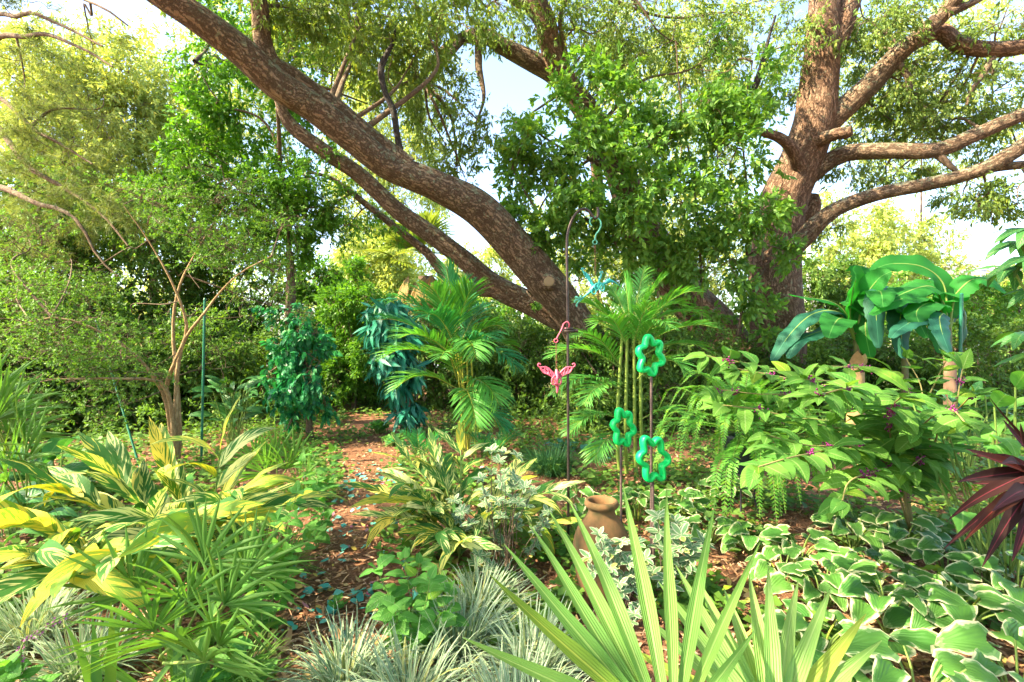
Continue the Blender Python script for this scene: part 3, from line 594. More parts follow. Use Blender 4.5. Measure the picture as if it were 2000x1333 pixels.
# yaupon-like shrub, left foreground thicket
leafy('holly_shrub', 'airy fine-leaved shrub on slim tan stems, spreading across the left behind the yellow-striped plant', 'shrub', gx_(345, 6.1),
      [[(340, 860, 6.1), (325, 760, 6.0), (345, 700, 5.9), (365, 640, 5.8), (340, 560, 5.7), (290, 470, 5.6), (240, 400, 5.5)],
       [(350, 850, 6.2), (345, 740, 6.2), (338, 640, 6.2), (350, 560, 6.2), (390, 480, 6.2), (440, 400, 6.2)],
       [(335, 850, 6.0), (320, 770, 5.9), (270, 700, 5.7), (200, 650, 5.5), (110, 620, 5.3), (20, 640, 5.1)],
       [(350, 700, 5.9), (400, 610, 5.7), (460, 540, 5.6), (530, 500, 5.6)],
       [(325, 760, 5.8), (250, 740, 5.4), (160, 740, 5.2), (60, 740, 5.0)]],
      [(60, 640, 5.3, 90, 60, .6, 14, 22), (170, 610, 5.4, 90, 70, .6, 16, 22), (110, 720, 5.2, 100, 50, .5, 13, 20), (230, 720, 5.4, 90, 60, .5, 14, 20), (300, 600, 5.8, 80, 80, .6, 15, 22), (40, 560, 5.6, 70, 50, .5, 9, 20),
       (230, 500, 5.6, 90, 60, .6, 14, 22), (340, 450, 5.9, 90, 70, .6, 15, 22), (450, 480, 6.0, 80, 60, .6, 12, 20), (430, 380, 6.1, 90, 50, .6, 13, 20), (300, 380, 5.8, 80, 50, .6, 11, 20), (380, 540, 6.0, 70, 60, .6, 11, 18),
       (60, 800, 5.2, 80, 40, .4, 8, 16), (220, 800, 5.6, 70, 40, .4, 7, 16), (330, 700, 6.2, 60, 60, .4, 6, 16), (550, 520, 6.0, 60, 40, .5, 7, 16), (130, 530, 5.8, 80, 50, .5, 10, 20), (540, 600, 6.8, 70, 60, .5, 9, 18), (430, 620, 6.6, 70, 60, .5, 8, 18), (560, 440, 6.2, 60, 40, .5, 8, 18), (150, 660, 6.2, 120, 60, .6, 14, 20), (60, 480, 6.2, 80, 60, .6, 11, 20), (430, 720, 6.8, 60, 50, .4, 6, 16)],
      0.036, leaf5(0.22, 0.2, 0.05), L_holly, m=10, droop=0.05, r=0.035, bark=tan_bark, r0=0.008, tight=0.2)
# larger leafy tree in the left middle distance
leafy('laurel_tree', 'leafy green laurel on a thin trunk, left of the leaning oak limbs', 'tree', gx_(575, 9.2),
      [[(570, 720, 9.2), (562, 600, 9.2), (565, 480, 9.2), (545, 300, 9.0), (540, 120, 8.8)], [(565, 480, 9.2), (480, 380, 9.0), (400, 320, 8.8)], [(545, 300, 9.0), (430, 200, 8.8), (380, 120, 8.6)]],
      [(420, 330, 8.8, 80, 60, .7, 13, 22), (520, 360, 9.0, 80, 60, .7, 13, 22), (350, 380, 8.6, 80, 50, .7, 12, 22), (470, 420, 9.0, 90, 50, .7, 12, 20), (580, 420, 9.2, 60, 50, .6, 8, 18), (590, 350, 9.4, 40, 40, .5, 5, 16), (540, 480, 9.2, 60, 40, .6, 8, 18),
       (400, 230, 9.0, 60, 50, .6, 9, 20), (470, 250, 9.4, 60, 50, .7, 9, 20), (420, 130, 9.2, 60, 70, .7, 10, 20), (500, 60, 9.6, 80, 70, .9, 13, 22), (560, 150, 9.8, 60, 80, .8, 11, 22), (610, 230, 9.8, 40, 50, .6, 6, 18), (440, 30, 9.6, 50, 50, .8, 7, 18), (600, 60, 9.8, 50, 60, .8, 9, 18)],
      0.115, VT, L_laurel, m=8, droop=0.35, r=0.07)
def needles():   # a tuft of pine needles as one template
    V = []; F = []; UV = []; r_ = np.random.RandomState(3)
    for k in range(9):
        d = nrm(np.array([r_.normal(0, .5), 1.0, r_.normal(0, .5)])); s_ = nrm(np.cross(d, r_.normal(0, 1, 3))) * 0.018
        b = len(V); V += [s_, -s_, d * (0.8 + .2 * r_.rand()) + np.array([0, 0, -.12])]; F.append([b, b + 1, b + 2]); UV += [[.4, 0], [.6, 0], [.5, 1]]
    return np.array(V), np.array(F), np.array(UV)
NEED = needles()
leafy('pine_tree', 'feathery pine with bare arching twigs against the sky in the top left corner', 'tree', gx_(-60, 7.5),
      [[(-60, 500, 7.5), (-40, 200, 7.5), (-30, -100, 7.5)], [(-50, 260, 7.5), (60, 330, 7.2), (130, 370, 7.0), (200, 420, 6.9), (250, 480, 6.8)], [(-40, 160, 7.5), (60, 70, 7.0), (150, 90, 6.6), (220, 130, 6.4)],
       [(-40, 120, 7.5), (40, 30, 6.8), (110, 45, 6.5), (200, 90, 6.3)], [(-40, 230, 7.5), (80, 262, 7.0), (180, 320, 6.8)], [(-40, 30, 7.5), (80, -20, 7), (190, 10, 6.6), (250, 50, 6.5)], [(-50, 400, 7.5), (80, 400, 7), (150, 430, 6.8), (190, 500, 6.8), (230, 540, 6.8)]],
      [(40, 130, 7.2, 80, 60, .6, 8, 12), (60, 240, 7.2, 80, 50, .6, 10, 14), (130, 310, 7.1, 90, 60, .6, 11, 14), (40, 350, 7.2, 80, 50, .6, 9, 14), (180, 60, 6.8, 50, 25, .5, 3, 9), (90, 40, 6.8, 50, 30, .5, 3, 9), (200, 400, 7.0, 80, 50, .5, 9, 14), (80, 460, 7.0, 90, 50, .6, 10, 14), (20, 20, 6.8, 40, 25, .4, 3, 8), (170, 200, 7.4, 60, 40, .5, 6, 12)],
      0.17, NEED, L_pine, m=5, dens_=.6, droop=0.2, r=0.10, ns=10, r0=0.009, spread=1.2)
# second row and far backdrop: each its own tree
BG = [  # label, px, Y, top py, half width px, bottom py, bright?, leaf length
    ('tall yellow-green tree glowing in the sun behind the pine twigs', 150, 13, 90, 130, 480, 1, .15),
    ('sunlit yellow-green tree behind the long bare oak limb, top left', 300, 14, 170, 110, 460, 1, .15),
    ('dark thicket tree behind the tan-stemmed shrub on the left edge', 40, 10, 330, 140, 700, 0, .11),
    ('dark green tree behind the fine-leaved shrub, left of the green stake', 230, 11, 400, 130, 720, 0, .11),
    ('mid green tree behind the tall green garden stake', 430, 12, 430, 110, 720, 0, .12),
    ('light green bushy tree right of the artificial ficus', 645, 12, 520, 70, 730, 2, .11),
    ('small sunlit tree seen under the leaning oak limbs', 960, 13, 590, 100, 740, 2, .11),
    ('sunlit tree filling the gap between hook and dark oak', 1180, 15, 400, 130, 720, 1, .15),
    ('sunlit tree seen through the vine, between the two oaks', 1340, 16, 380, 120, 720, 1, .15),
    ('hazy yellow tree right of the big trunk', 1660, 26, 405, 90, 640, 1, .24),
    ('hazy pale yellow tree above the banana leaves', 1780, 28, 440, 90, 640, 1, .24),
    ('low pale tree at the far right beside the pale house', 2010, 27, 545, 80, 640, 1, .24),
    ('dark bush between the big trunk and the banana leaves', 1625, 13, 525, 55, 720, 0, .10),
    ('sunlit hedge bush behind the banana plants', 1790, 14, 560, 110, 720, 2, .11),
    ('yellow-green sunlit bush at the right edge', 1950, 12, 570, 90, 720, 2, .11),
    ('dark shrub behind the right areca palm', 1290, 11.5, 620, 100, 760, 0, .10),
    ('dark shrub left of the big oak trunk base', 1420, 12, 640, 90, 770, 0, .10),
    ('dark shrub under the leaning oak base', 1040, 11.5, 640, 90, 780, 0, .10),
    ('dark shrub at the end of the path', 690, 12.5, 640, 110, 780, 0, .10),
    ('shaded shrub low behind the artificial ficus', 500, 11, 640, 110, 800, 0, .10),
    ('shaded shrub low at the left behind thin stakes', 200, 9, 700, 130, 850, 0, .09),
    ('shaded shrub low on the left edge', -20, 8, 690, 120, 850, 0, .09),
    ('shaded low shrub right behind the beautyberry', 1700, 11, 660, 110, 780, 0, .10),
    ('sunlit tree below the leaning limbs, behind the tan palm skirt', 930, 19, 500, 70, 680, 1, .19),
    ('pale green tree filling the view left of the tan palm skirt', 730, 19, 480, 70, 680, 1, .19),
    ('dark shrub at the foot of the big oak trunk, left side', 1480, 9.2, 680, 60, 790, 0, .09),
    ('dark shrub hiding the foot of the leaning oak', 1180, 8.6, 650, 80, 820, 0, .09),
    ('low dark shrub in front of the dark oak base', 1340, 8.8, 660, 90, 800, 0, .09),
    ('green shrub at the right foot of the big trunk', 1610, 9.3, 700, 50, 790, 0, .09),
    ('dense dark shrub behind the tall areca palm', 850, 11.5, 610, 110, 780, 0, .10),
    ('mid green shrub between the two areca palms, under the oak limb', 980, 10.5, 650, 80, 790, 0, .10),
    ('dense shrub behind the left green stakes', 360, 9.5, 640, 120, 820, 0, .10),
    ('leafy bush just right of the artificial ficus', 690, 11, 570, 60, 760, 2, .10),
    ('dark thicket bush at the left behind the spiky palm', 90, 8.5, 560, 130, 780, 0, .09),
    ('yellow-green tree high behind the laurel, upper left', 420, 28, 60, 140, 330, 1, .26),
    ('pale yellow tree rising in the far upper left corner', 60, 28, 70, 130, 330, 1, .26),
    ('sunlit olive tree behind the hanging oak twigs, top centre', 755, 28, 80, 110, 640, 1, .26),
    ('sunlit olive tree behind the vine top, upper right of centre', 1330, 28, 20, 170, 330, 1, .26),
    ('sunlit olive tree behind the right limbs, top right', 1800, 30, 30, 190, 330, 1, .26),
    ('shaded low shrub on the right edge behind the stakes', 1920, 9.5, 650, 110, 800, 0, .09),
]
for lab, px, Y, top, hw, bot, br, LL in BG:
    m_ = (L_under, L_far_sun, L_laurel)[br]; H = bot - top; bl = []
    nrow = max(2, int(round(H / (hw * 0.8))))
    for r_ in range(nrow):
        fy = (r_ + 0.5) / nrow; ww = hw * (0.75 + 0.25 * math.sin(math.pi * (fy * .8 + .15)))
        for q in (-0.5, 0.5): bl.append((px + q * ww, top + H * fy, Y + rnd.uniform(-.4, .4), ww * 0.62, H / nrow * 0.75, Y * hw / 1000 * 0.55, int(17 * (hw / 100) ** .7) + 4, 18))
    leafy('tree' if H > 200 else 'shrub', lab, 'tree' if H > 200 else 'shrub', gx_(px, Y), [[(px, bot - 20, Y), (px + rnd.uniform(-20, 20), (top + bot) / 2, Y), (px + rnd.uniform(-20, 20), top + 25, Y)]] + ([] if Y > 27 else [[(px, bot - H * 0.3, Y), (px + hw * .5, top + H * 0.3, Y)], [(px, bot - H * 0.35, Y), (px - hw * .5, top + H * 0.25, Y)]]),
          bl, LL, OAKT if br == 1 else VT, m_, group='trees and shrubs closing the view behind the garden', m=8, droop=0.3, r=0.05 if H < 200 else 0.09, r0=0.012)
# far tree line
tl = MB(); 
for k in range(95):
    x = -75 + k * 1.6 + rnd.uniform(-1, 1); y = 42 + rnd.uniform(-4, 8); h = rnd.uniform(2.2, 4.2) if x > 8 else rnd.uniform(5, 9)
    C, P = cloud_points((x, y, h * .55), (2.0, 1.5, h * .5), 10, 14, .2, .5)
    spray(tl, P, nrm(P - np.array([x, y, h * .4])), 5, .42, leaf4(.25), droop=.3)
tag(tl.build('far_wood', L_far_sun), kind='stuff')
# undergrowth: nobody could count it
ub = MB(); K = 7500; yy = 7.6 + 8.4 * rs.rand(K); xx = (rs.rand(K) * 2 - 1) * yy * 1.08
ok = (pathd(xx, yy) > 1.1) ; xx, yy = xx[ok], yy[ok]; P = np.stack([xx, yy, 0.05 + 1.0 * rs.rand(len(xx)) ** 1.3 * np.clip((yy - 6) / 5, .2, 1)], -1)
spray(ub, P, nrm(rs.normal(0, .6, P.shape) + [0, -.3, .9]), 9, .085, VT, droop=.1)
tag(ub.build('undergrowth', L_under), kind='stuff')
# sabal palm with dead skirt far behind
org = at(835, 800, 15); org[2] = 0
SP = thing('cabbage_palm', 'sunlit palm with a tan skirt of dead fronds, framed below the leaning oak limbs', 'palm', org)
tb = MB(); tb.tube(catmull([org, at(832, 640, 15), at(830, 540, 15)], 20), np.full(20, .2), 12, 0, .08); tb.build('trunk', twig_bark, SP)
L_dead = leafmat('dead_fronds', (0.30, 0.21, 0.09), (0.48, 0.36, 0.18), 0.4, .7, .1, tcol=(1.3, 1.1, .7)); L_sabal = leafmat('sabal_fronds', (0.12, 0.2, 0.04), (0.26, 0.32, 0.07), 0.4, .5, .3)
def strips(mb, hub, dirs, L, w_, T, up=(0, 0, 1), mat=0, jit=.1):
    dirs = nrm(dirs); K = len(dirs); mb.inst(T, frames(dirs, nrm(np.array(up) + rs.normal(0, jit, (K, 3)))), np.repeat(np.array(hub)[None], K, 0), np.stack([L * w_ * np.ones(K), L * np.ones(K), L * np.ones(K)], -1) if np.isscalar(L) else np.stack([L * w_, L, L], -1), mat)
STR = leaf('strap', 5, 3, 1.0, .012, .8); db = MB(); gb = MB(); c0 = at(830, 530, 15)
for k in range(34):
    a = k * 2.4; el = rnd.uniform(-1.3, 1.2); d = np.array([math.cos(a) * math.cos(el), math.sin(a) * math.cos(el), math.sin(el)])
    hub = c0 + d * (1.0 if el > -.3 else .5); n = 22; th = np.linspace(-1.3, 1.3, n); s_ = nrm(np.cross(d, [0, 0, 1])); DD = np.outer(np.cos(th), d) + np.outer(np.sin(th), s_)
    if el < -.3: DD[:, 2] -= 1.0
    strips(gb if el > -.3 else db, hub, DD, .95, .05, STR)
db.build('dead_fronds', L_dead, SP); gb.build('fronds', L_sabal, SP)

# ================================================================ GARDEN PLANTS
def gp(px, py):   # ground point seen at a pixel
    Y = CH * 1000 / (py - 666); return np.array([(px - 1000) / 1000 * Y, Y, 0.0])
def dirof(az, el): return np.array([math.cos(az) * math.cos(el), math.sin(az) * math.cos(el), math.sin(el)])
def put(mb, T, P, D, up, S, mat=0):
    mb.inst(T, frames(np.array([D]), np.array([up])), np.array([P]), np.array([S]) if np.ndim(S) else np.array([S]), mat)

# ---- striped ginger
L_ging = leafmat('striped_ginger_leaves', (0.025, 0.12, 0.025), (0.06, 0.19, 0.035), .32, .42, .3, 'stripe', (0.60, 0.58, 0.11), (0.60, 0.64, 0.30), tcol=(1.4, 1.4, .7))
L_gingy = leafmat('yellow_ginger_leaves', (0.11, 0.26, 0.03), (0.2, 0.34, 0.04), .32, .38, .45, 'stripe', (0.62, 0.52, 0.035), (0.58, 0.54, 0.08), tcol=(1.3, 1.3, .6))
L_stem = leafmat('green_stems', (0.13, 0.22, 0.05), (0.2, 0.3, 0.07), .1, .5, .4)
GT = [leaf('lance', 12, 5, .115, .4, b, .12, s_) for b, s_ in ((.7, 1), (1.1, 2), (1.5, 3), (.4, 4), (1.8, 5))]
def ginger(label, canes, ll=.42, group='yellow-striped ginger plants', pts=None):
    b0 = canes[0][0]; org = (b0[0], b0[1], 0); t_ = thing('striped_ginger', label, 'plant', org, group)
    sb = MB(); lb = MB()
    for base, tip, n, yel in canes:
        base = np.asarray(base, float); tip = np.asarray(tip, float); d = tip - base
        mid = base + d * 0.5 + np.array([0, 0, .14 * np.linalg.norm(d)]); Q = catmull([base, mid, tip], 26); sb.tube(Q, np.linspace(.009, .004, 26), 6)
        T = nrm(np.gradient(Q, axis=0)); side = nrm(np.cross(T, [0, 0, 1.0])) 
        for k in range(n):
            f = 0.28 + 0.72 * (k + .5) / n; q = int(f * 25); sg = 1 if k % 2 else -1
            D = nrm(T[q] * (0.55 + 0.6 * f) + side[q] * sg * rnd.uniform(.55, .95) + np.array([0, 0, rnd.uniform(-.1, .25)]))
            up = nrm(np.array([0, 0, 1.0]) + rs.normal(0, .25, 3) - side[q] * sg * .2 + np.array([0, -.35, 0])); L = ll * rnd.uniform(.8, 1.25)
            put(lb, GT[rnd.randrange(5)], Q[q], D, up, (L, L, L), 1 if rnd.random() < yel * .65 else 0)
        put(lb, GT[3], Q[-1], nrm(T[-1] + rs.normal(0, .15, 3)), (0, -.4, 1), ll * .9, 1 if rnd.random() < yel * .65 else 0)
    sb.build('canes', L_stem, t_); lb.build('foliage', [L_ging, L_gingy], t_)
B = gp(330, 1140); A_ = lambda px, py, Y: at(px, py, Y)
b2_ = gp(250, 1180)
ginger('large striped ginger with broad green and cream leaves, left foreground, longest leaves pure yellow', [
    (B, A_(130, 960, 2.9), 11, .15), (B + [.1, .1, 0], A_(330, 930, 3.2), 10, .1), (B + [.15, 0, 0], A_(470, 960, 3.0), 11, .5), (B, A_(560, 985, 2.9), 11, .45),
    (B + [-.05, .1, 0], A_(230, 930, 3.2), 11, .2), (b2_, A_(60, 1080, 2.3), 11, .8), (b2_, A_(20, 1010, 2.5), 10, .95), (b2_ + [.1, 0, 0], A_(230, 1080, 2.3), 9, .2), (B, A_(400, 1010, 2.6), 10, .2),
    (B + [.2, .1, 0], A_(430, 880, 3.2), 8, .9), (b2_, A_(130, 1120, 2.2), 9, .6), (B, A_(300, 1010, 2.7), 10, .15)], .44)
B = gp(900, 1085)
ginger('rounded striped ginger with cream-lined leaves beside the path, left of the urn', [
    (B, A_(745, 960, 3.5), 11, .35), (B, A_(770, 1010, 3.3), 11, .3), (B, A_(850, 900, 3.7), 11, .1), (B, A_(800, 900, 3.8), 11, .1), (B, A_(900, 880, 3.9), 9, .05), (B + [.1, 0, 0], A_(1000, 940, 3.8), 9, .1),
    (B + [.1, 0, 0], A_(1070, 960, 3.6), 9, .15), (B, A_(850, 1040, 3.1), 11, .1), (B, A_(960, 1000, 3.3), 10, .1), (B + [0, -.1, 0], A_(900, 1060, 3.0), 9, .1), (B, A_(800, 950, 3.4), 11, .1), (B + [.1, 0, 0], A_(1080, 1020, 3.5), 9, .4), (B, A_(830, 980, 3.3), 11, .1)], .31)

# ---- hostas
L_host = leafmat('hosta_leaves', (0.04, 0.145, 0.028), (0.09, 0.22, 0.04), .25, .42, .4, 'edge', (0.60, 0.60, 0.36), (0.24, 0.40, 0.16), tcol=(1.3, 1.3, .7))
HT = [leaf('heart', 11, 9, .42, fo, b, .10, s_, lobe=.14) for fo, b, s_ in ((.45, .7, 1), (.3, 1.1, 2), (.6, .4, 3), (.2, 1.4, 4), (.5, .9, 5))]
def hosta(label, px, py, n, L, h, rad):
    n += 5; L *= .84
    b = gp(px, py); t_ = thing('hosta', label, 'hosta', b, 'cream-edged hostas'); sb = MB(); lb = MB(); a0 = rnd.random() * 6
    for k in range(n):
        a = a0 + k * 2.4 + rnd.uniform(-.3, .3); f = (k + .7) / n; r_ = rad * (0.25 + .75 * f ** .7) * rnd.uniform(.85, 1.15); z = h * (1.1 - .55 * f) * rnd.uniform(.85, 1.1)
        e = b + np.array([math.cos(a) * r_, math.sin(a) * r_ * .8, z]); m_ = b * .5 + e * .5 + [0, 0, z * .18]
        Q = catmull([b + np.array([math.cos(a), math.sin(a), 0]) * .02, m_, e], 10); sb.tube(Q, np.linspace(.006, .004, 10), 6)
        D = nrm(np.array([math.cos(a), math.sin(a) * .9, rnd.uniform(-.25, .3)]) + [0, -.35, 0]); up = nrm(np.array([rnd.uniform(-.35, .35), -.45 + rnd.uniform(-.35, .25), 1.0]))
        put(lb, HT[rnd.randrange(5)], e, D, up, L * rnd.uniform(.75, 1.2))
    sb.build('stems', L_stem, t_); lb.build('foliage', L_host, t_)
for args in [
    ('small hosta left of the urn rim, beside the hook pole', 1130, 1010, 7, .15, .24, .16), ('hosta between the urn and the thin ribbed stake', 1245, 1015, 8, .16, .22, .18),
    ('hosta right behind the lowest green blossom stake', 1325, 1020, 8, .17, .22, .18), ('hosta under the fern, topmost of the hosta bed', 1420, 985, 7, .15, .24, .16),
    ('hosta of the back row, right of the ribbed stakes', 1385, 1065, 10, .15, .16, .20), ('hosta in the middle of the back row of the bed', 1470, 1085, 11, .15, .18, .22),
    ('hosta at the foot of the lowest beautyberry branch', 1560, 1110, 11, .16, .2, .22), ('hosta below the dropping beautyberry leaf cluster', 1665, 1075, 10, .17, .22, .20),
    ('hosta by the beautyberry stem, right end of the back row', 1765, 1085, 9, .18, .24, .20), ('hosta with a pale heart-shaped leaf, middle of the bed', 1610, 1185, 11, .17, .2, .22),
    ('large hosta in the middle of the bed, broad blunt leaves', 1740, 1240, 11, .19, .26, .26), ('hosta behind the light fan palm frond', 1600, 1300, 9, .18, .2, .22),
    ('large hosta with a wide flat leaf, right of the bed', 1870, 1260, 10, .20, .26, .24), ('hosta at the right edge below the dark red leaves', 1985, 1200, 9, .19, .26, .22),
    ('small hosta between the pale heart-leaved hosta and the back row', 1530, 1150, 8, .14, .18, .18), ('small hosta left of the beautyberry stem foot', 1700, 1150, 8, .15, .2, .18), ('hosta right of the beautyberry stem, near the dark red leaves', 1850, 1130, 8, .16, .2, .2), ('hosta in the right bottom corner', 1990, 1400, 11, .2, .26, .26), ('hosta cut by the bottom edge, right of the fan palm', 1800, 1420, 12, .2, .25, .28), ('hosta cut by the bottom edge, next to the light fan palm frond', 1650, 1440, 9, .17, .18, .22)]: hosta(*args)

# ---- feather palms
L_arec = leafmat('areca_leaflets', (0.06, 0.24, 0.05), (0.13, 0.36, 0.07), .35, .35, .5, tcol=(1.5, 1.6, .5))
L_arec2 = leafmat('areca_leaflets_blue', (0.025, 0.17, 0.06), (0.06, 0.29, 0.10), .3, .35, .5, tcol=(1.3, 1.6, .6))
L_cane = leafmat('palm_canes', (0.26, 0.30, 0.04), (0.42, 0.40, 0.06), .05, .35, .5)
LF = leaf('strap', 6, 3, 1.0, .02, .5); LFs = leaf('strap', 5, 3, 1.0, .02, 1.0)
def feather(mb, Q, n, Lmax, w_=.024, vee=.35, start=.12, mat=0, smat=1, r=.007, T=None, ang=.9):
    """Q: rachis points; leaflets both sides"""
    m_ = len(Q); mb.tube(Q, np.linspace(r, r * .3, m_), 6, smat, cap=False)
    Tn = nrm(np.gradient(Q, axis=0)); side = nrm(np.cross(Tn, [0, 0, 1.0])); upv = np.cross(side, Tn)
    P = []; D = []; U = []; S = []
    for k in range(n):
        f = start + (1 - start) * (k + .5) / n; x = f * (m_ - 1); q = int(x); q2 = min(q + 1, m_ - 1); pt = Q[q] * (1 - x + q) + Q[q2] * (x - q)
        g = math.sin(math.pi * min(1, (f - start) / (1 - start) * .86 + .14)) ** .55
        an = ang * (1 - .55 * f)
        for sg in (1, -1):
            d = nrm(Tn[q] * math.cos(an) + side[q] * sg * math.sin(an) + upv[q] * vee * rnd.uniform(.4, 1.2) + rs.normal(0, .05, 3))
            P.append(pt); D.append(d); U.append(nrm(upv[q] - side[q] * sg * .4 + rs.normal(0, .1, 3))); L = Lmax * g * rnd.uniform(.88, 1.08); S.append([L * w_, L, L])
    mb.inst(T or LF, frames(np.array(D), np.array(U)), np.array(P), np.array(S), mat)
def palm(name, label, base, canes, fronds, mats, w_=.028, n=34, Lf=.32):
    t_ = thing(name, label, 'palm', base)
    for k, (P, r) in enumerate(canes):
        mb = MB(); Q = catmull(P, 26); rr = np.full(26, r) * np.linspace(1.15, .75, 26); rr[::5] *= 1.12; mb.tube(Q, rr, 10); mb.build('cane', mats[2], t_)
    for P, ll in fronds:
        mb = MB(); feather(mb, catmull(P, 22), n, ll, w_, vee=.2, T=LFs if rnd.random() < .4 else LF); mb.build('frond', [mats[rnd.random() < .5], mats[2]], t_)
b = gp(915, 893)
def arch(p0, p1, up): p0 = np.asarray(p0, float); p1 = np.asarray(p1, float); return [p0, p0 * .6 + p1 * .4 + [0, 0, up * .6], p0 * .25 + p1 * .75 + [0, 0, up * .55], p1]
c_ = [at(905, 700, 6.5), at(885, 640, 6.5), at(915, 720, 6.5)]
fr = []
for (x, y, Y, up, sx, sy) in [(870, 515, 6.4, .1, 890, 650), (925, 560, 6.2, .12, 890, 650), (760, 590, 6.1, .32, 885, 680), (735, 625, 6.6, .2, 880, 690), (800, 560, 6.9, .2, 885, 660), (745, 700, 6.0, .25, 890, 720), (770, 760, 6.0, .25, 895, 760),
                              (990, 645, 6.3, .25, 900, 690), (1010, 720, 6.0, .3, 905, 710), (975, 790, 5.9, .25, 900, 750), (1000, 680, 6.9, .2, 900, 700), (930, 830, 5.8, .25, 900, 760), (960, 600, 7.0, .25, 895, 680), (830, 620, 5.8, .25, 890, 680), (930, 700, 5.6, .3, 900, 700), (985, 840, 6.3, .2, 900, 790), (900, 545, 6.9, .1, 888, 660), (840, 560, 6.0, .15, 888, 660), (960, 660, 5.8, .2, 900, 710), (780, 660, 5.8, .2, 888, 700), (860, 700, 5.5, .25, 892, 740)]:
    fr.append((arch(at(sx, sy, 6.5), at(x, y, Y), up), .43))
palm('areca_palm', 'tall bright areca palm in the centre with feathery fronds over yellow canes', b, [([b + [dx, dy, 0], at(px_, 780, 6.6), at(px2, 690, 6.5)], .012) for dx, dy, px_, px2 in ((0, 0, 908, 900), (.05, .05, 915, 912), (-.06, 0, 900, 890), (.1, -.05, 925, 920), (.0, .1, 912, 880), (-.03, -.06, 905, 895))],
     fr, (L_arec, L_arec2, L_cane), n=30)
b = gp(1235, 935)
fr = []
for (x, y, Y, up, sx, sy) in [(1130, 590, 5.3, .1, 1225, 650), (1300, 540, 5.3, .08, 1235, 640), (1370, 570, 5.0, .2, 1240, 660), (1400, 640, 5.0, .15, 1245, 680), (1190, 560, 5.8, .1, 1230, 640), (1260, 520, 5.9, .08, 1235, 640), (1340, 600, 5.8, .2, 1240, 650), (1160, 640, 5.4, .2, 1225, 670), (1310, 640, 4.8, .2, 1245, 680), (1270, 590, 4.9, .1, 1235, 680), (1220, 540, 5.4, .08, 1232, 650), (1380, 620, 5.6, .2, 1240, 650),
                              (1070, 700, 5.0, .22, 1215, 720), (1080, 770, 4.9, .22, 1215, 760), (1120, 660, 4.8, .22, 1215, 720), (1110, 850, 4.9, .2, 1215, 820), (1140, 790, 4.7, .18, 1210, 760), (1390, 690, 5.4, .2, 1245, 700), (1340, 730, 4.9, .25, 1245, 740), (1180, 620, 4.9, .15, 1225, 680), (1160, 900, 4.9, .15, 1215, 850), (1350, 830, 5.2, .2, 1250, 820)]:
    fr.append((arch(at(sx, sy, 5.4), at(x, y, Y), up), .29))
palm('areca_palm', 'spreading areca palm behind the green blossom stakes, ringed green canes', b, [([b + [dx, dy, 0], at(px_, 840, 5.5), at(px2, 655, 5.4)], .019) for dx, dy, px_, px2 in ((-.13, 0, 1205, 1215), (.05, .02, 1240, 1238), (.12, .05, 1252, 1250), (-.04, .1, 1222, 1225))],
     fr, (L_arec, L_arec, leafmat('green_canes', (0.12, 0.26, 0.05), (0.30, 0.36, 0.07), .05, .4, .5)), n=34)
for lab, px, py, hh, nf in (('low feathery palm seedling at the foot of the tall areca', 960, 905, .42, 9), ('low arching palm seedling behind the variegated shrub, right of the path', 820, 905, .38, 8)):
    b = gp(px, py); fr = []
    for k in range(nf): a = k * 2.4; fr.append((arch(b + [0, 0, .03], b + np.array([math.cos(a) * .42, math.sin(a) * .35, hh * rnd.uniform(.5, 1)]), .18), .16))
    t_ = thing('palm_seedling', lab, 'palm', b); mb = MB()
    for P, ll in fr: feather(mb, catmull(P, 14), 24, ll, .035, r=.004)
    mb.build('foliage', [L_arec2, L_cane], t_)

# ---- fan palms
L_fan = leafmat('fan_palm_leaves', (0.10, 0.25, 0.055), (0.16, 0.32, 0.07), .4, .36, .5, 'pleat', (0.32, 0.48, 0.16), tcol=(1.5, 1.5, .6))
L_fan2 = leafmat('fan_palm_leaves_deep', (0.07, 0.20, 0.045), (0.14, 0.30, 0.06), .38, .36, .5, 'pleat', (0.2, 0.36, 0.1), tcol=(1.5, 1.5, .5))
def ribbon(mb, a, b, w_, sag=.02, seed=0, fold=.5, mat=0, up=(0, -.6, .8), base_w=.35):
    a = np.asarray(a, float); b = np.asarray(b, float); n = 14; t_ = np.linspace(0, 1, n + 1); T = nrm(b - a); s_ = nrm(np.cross(T, nrm(np.array(up) + np.random.RandomState(seed).normal(0, .12, 3)))); nn = np.cross(s_, T)
    P = a + (b - a) * t_[:, None]; P[:, 2] -= sag * (t_ ** 2.2) * np.linalg.norm(b - a); P += nn * (0.02 * np.sin(t_ * 5 + seed))[:, None] * np.linalg.norm(b - a)
    wd = w_ * np.minimum(base_w + t_ * 1.6, 1) * np.clip((1 - t_) * 1.9, .02, 1) ** .8; V = []; UV = []
    for i in range(n + 1):
        for u in (-1, -.5, 0, .5, 1): V.append(P[i] + s_ * u * wd[i] + nn * fold * wd[i] * (abs(u) - .5)); UV.append([.5 + u / 2, t_[i]])
    F = [[i * 5 + j, i * 5 + j + 1, i * 5 + j + 6, i * 5 + j + 5] for i in range(n) for j in range(4)]
    mb.add(V, F, UV, mat)
hub = at(1312, 1455, .98); b = np.array([hub[0] + .06, hub[1] + .05, 0])
t_ = thing('fan_palm', 'large fan palm in the bottom centre, long separate leaflets reaching up past the urn', 'palm', b)
mb = MB(); mb.tube(catmull([b, (b + hub) / 2 + [.05, .02, 0], hub], 14), .013, 8, 1)
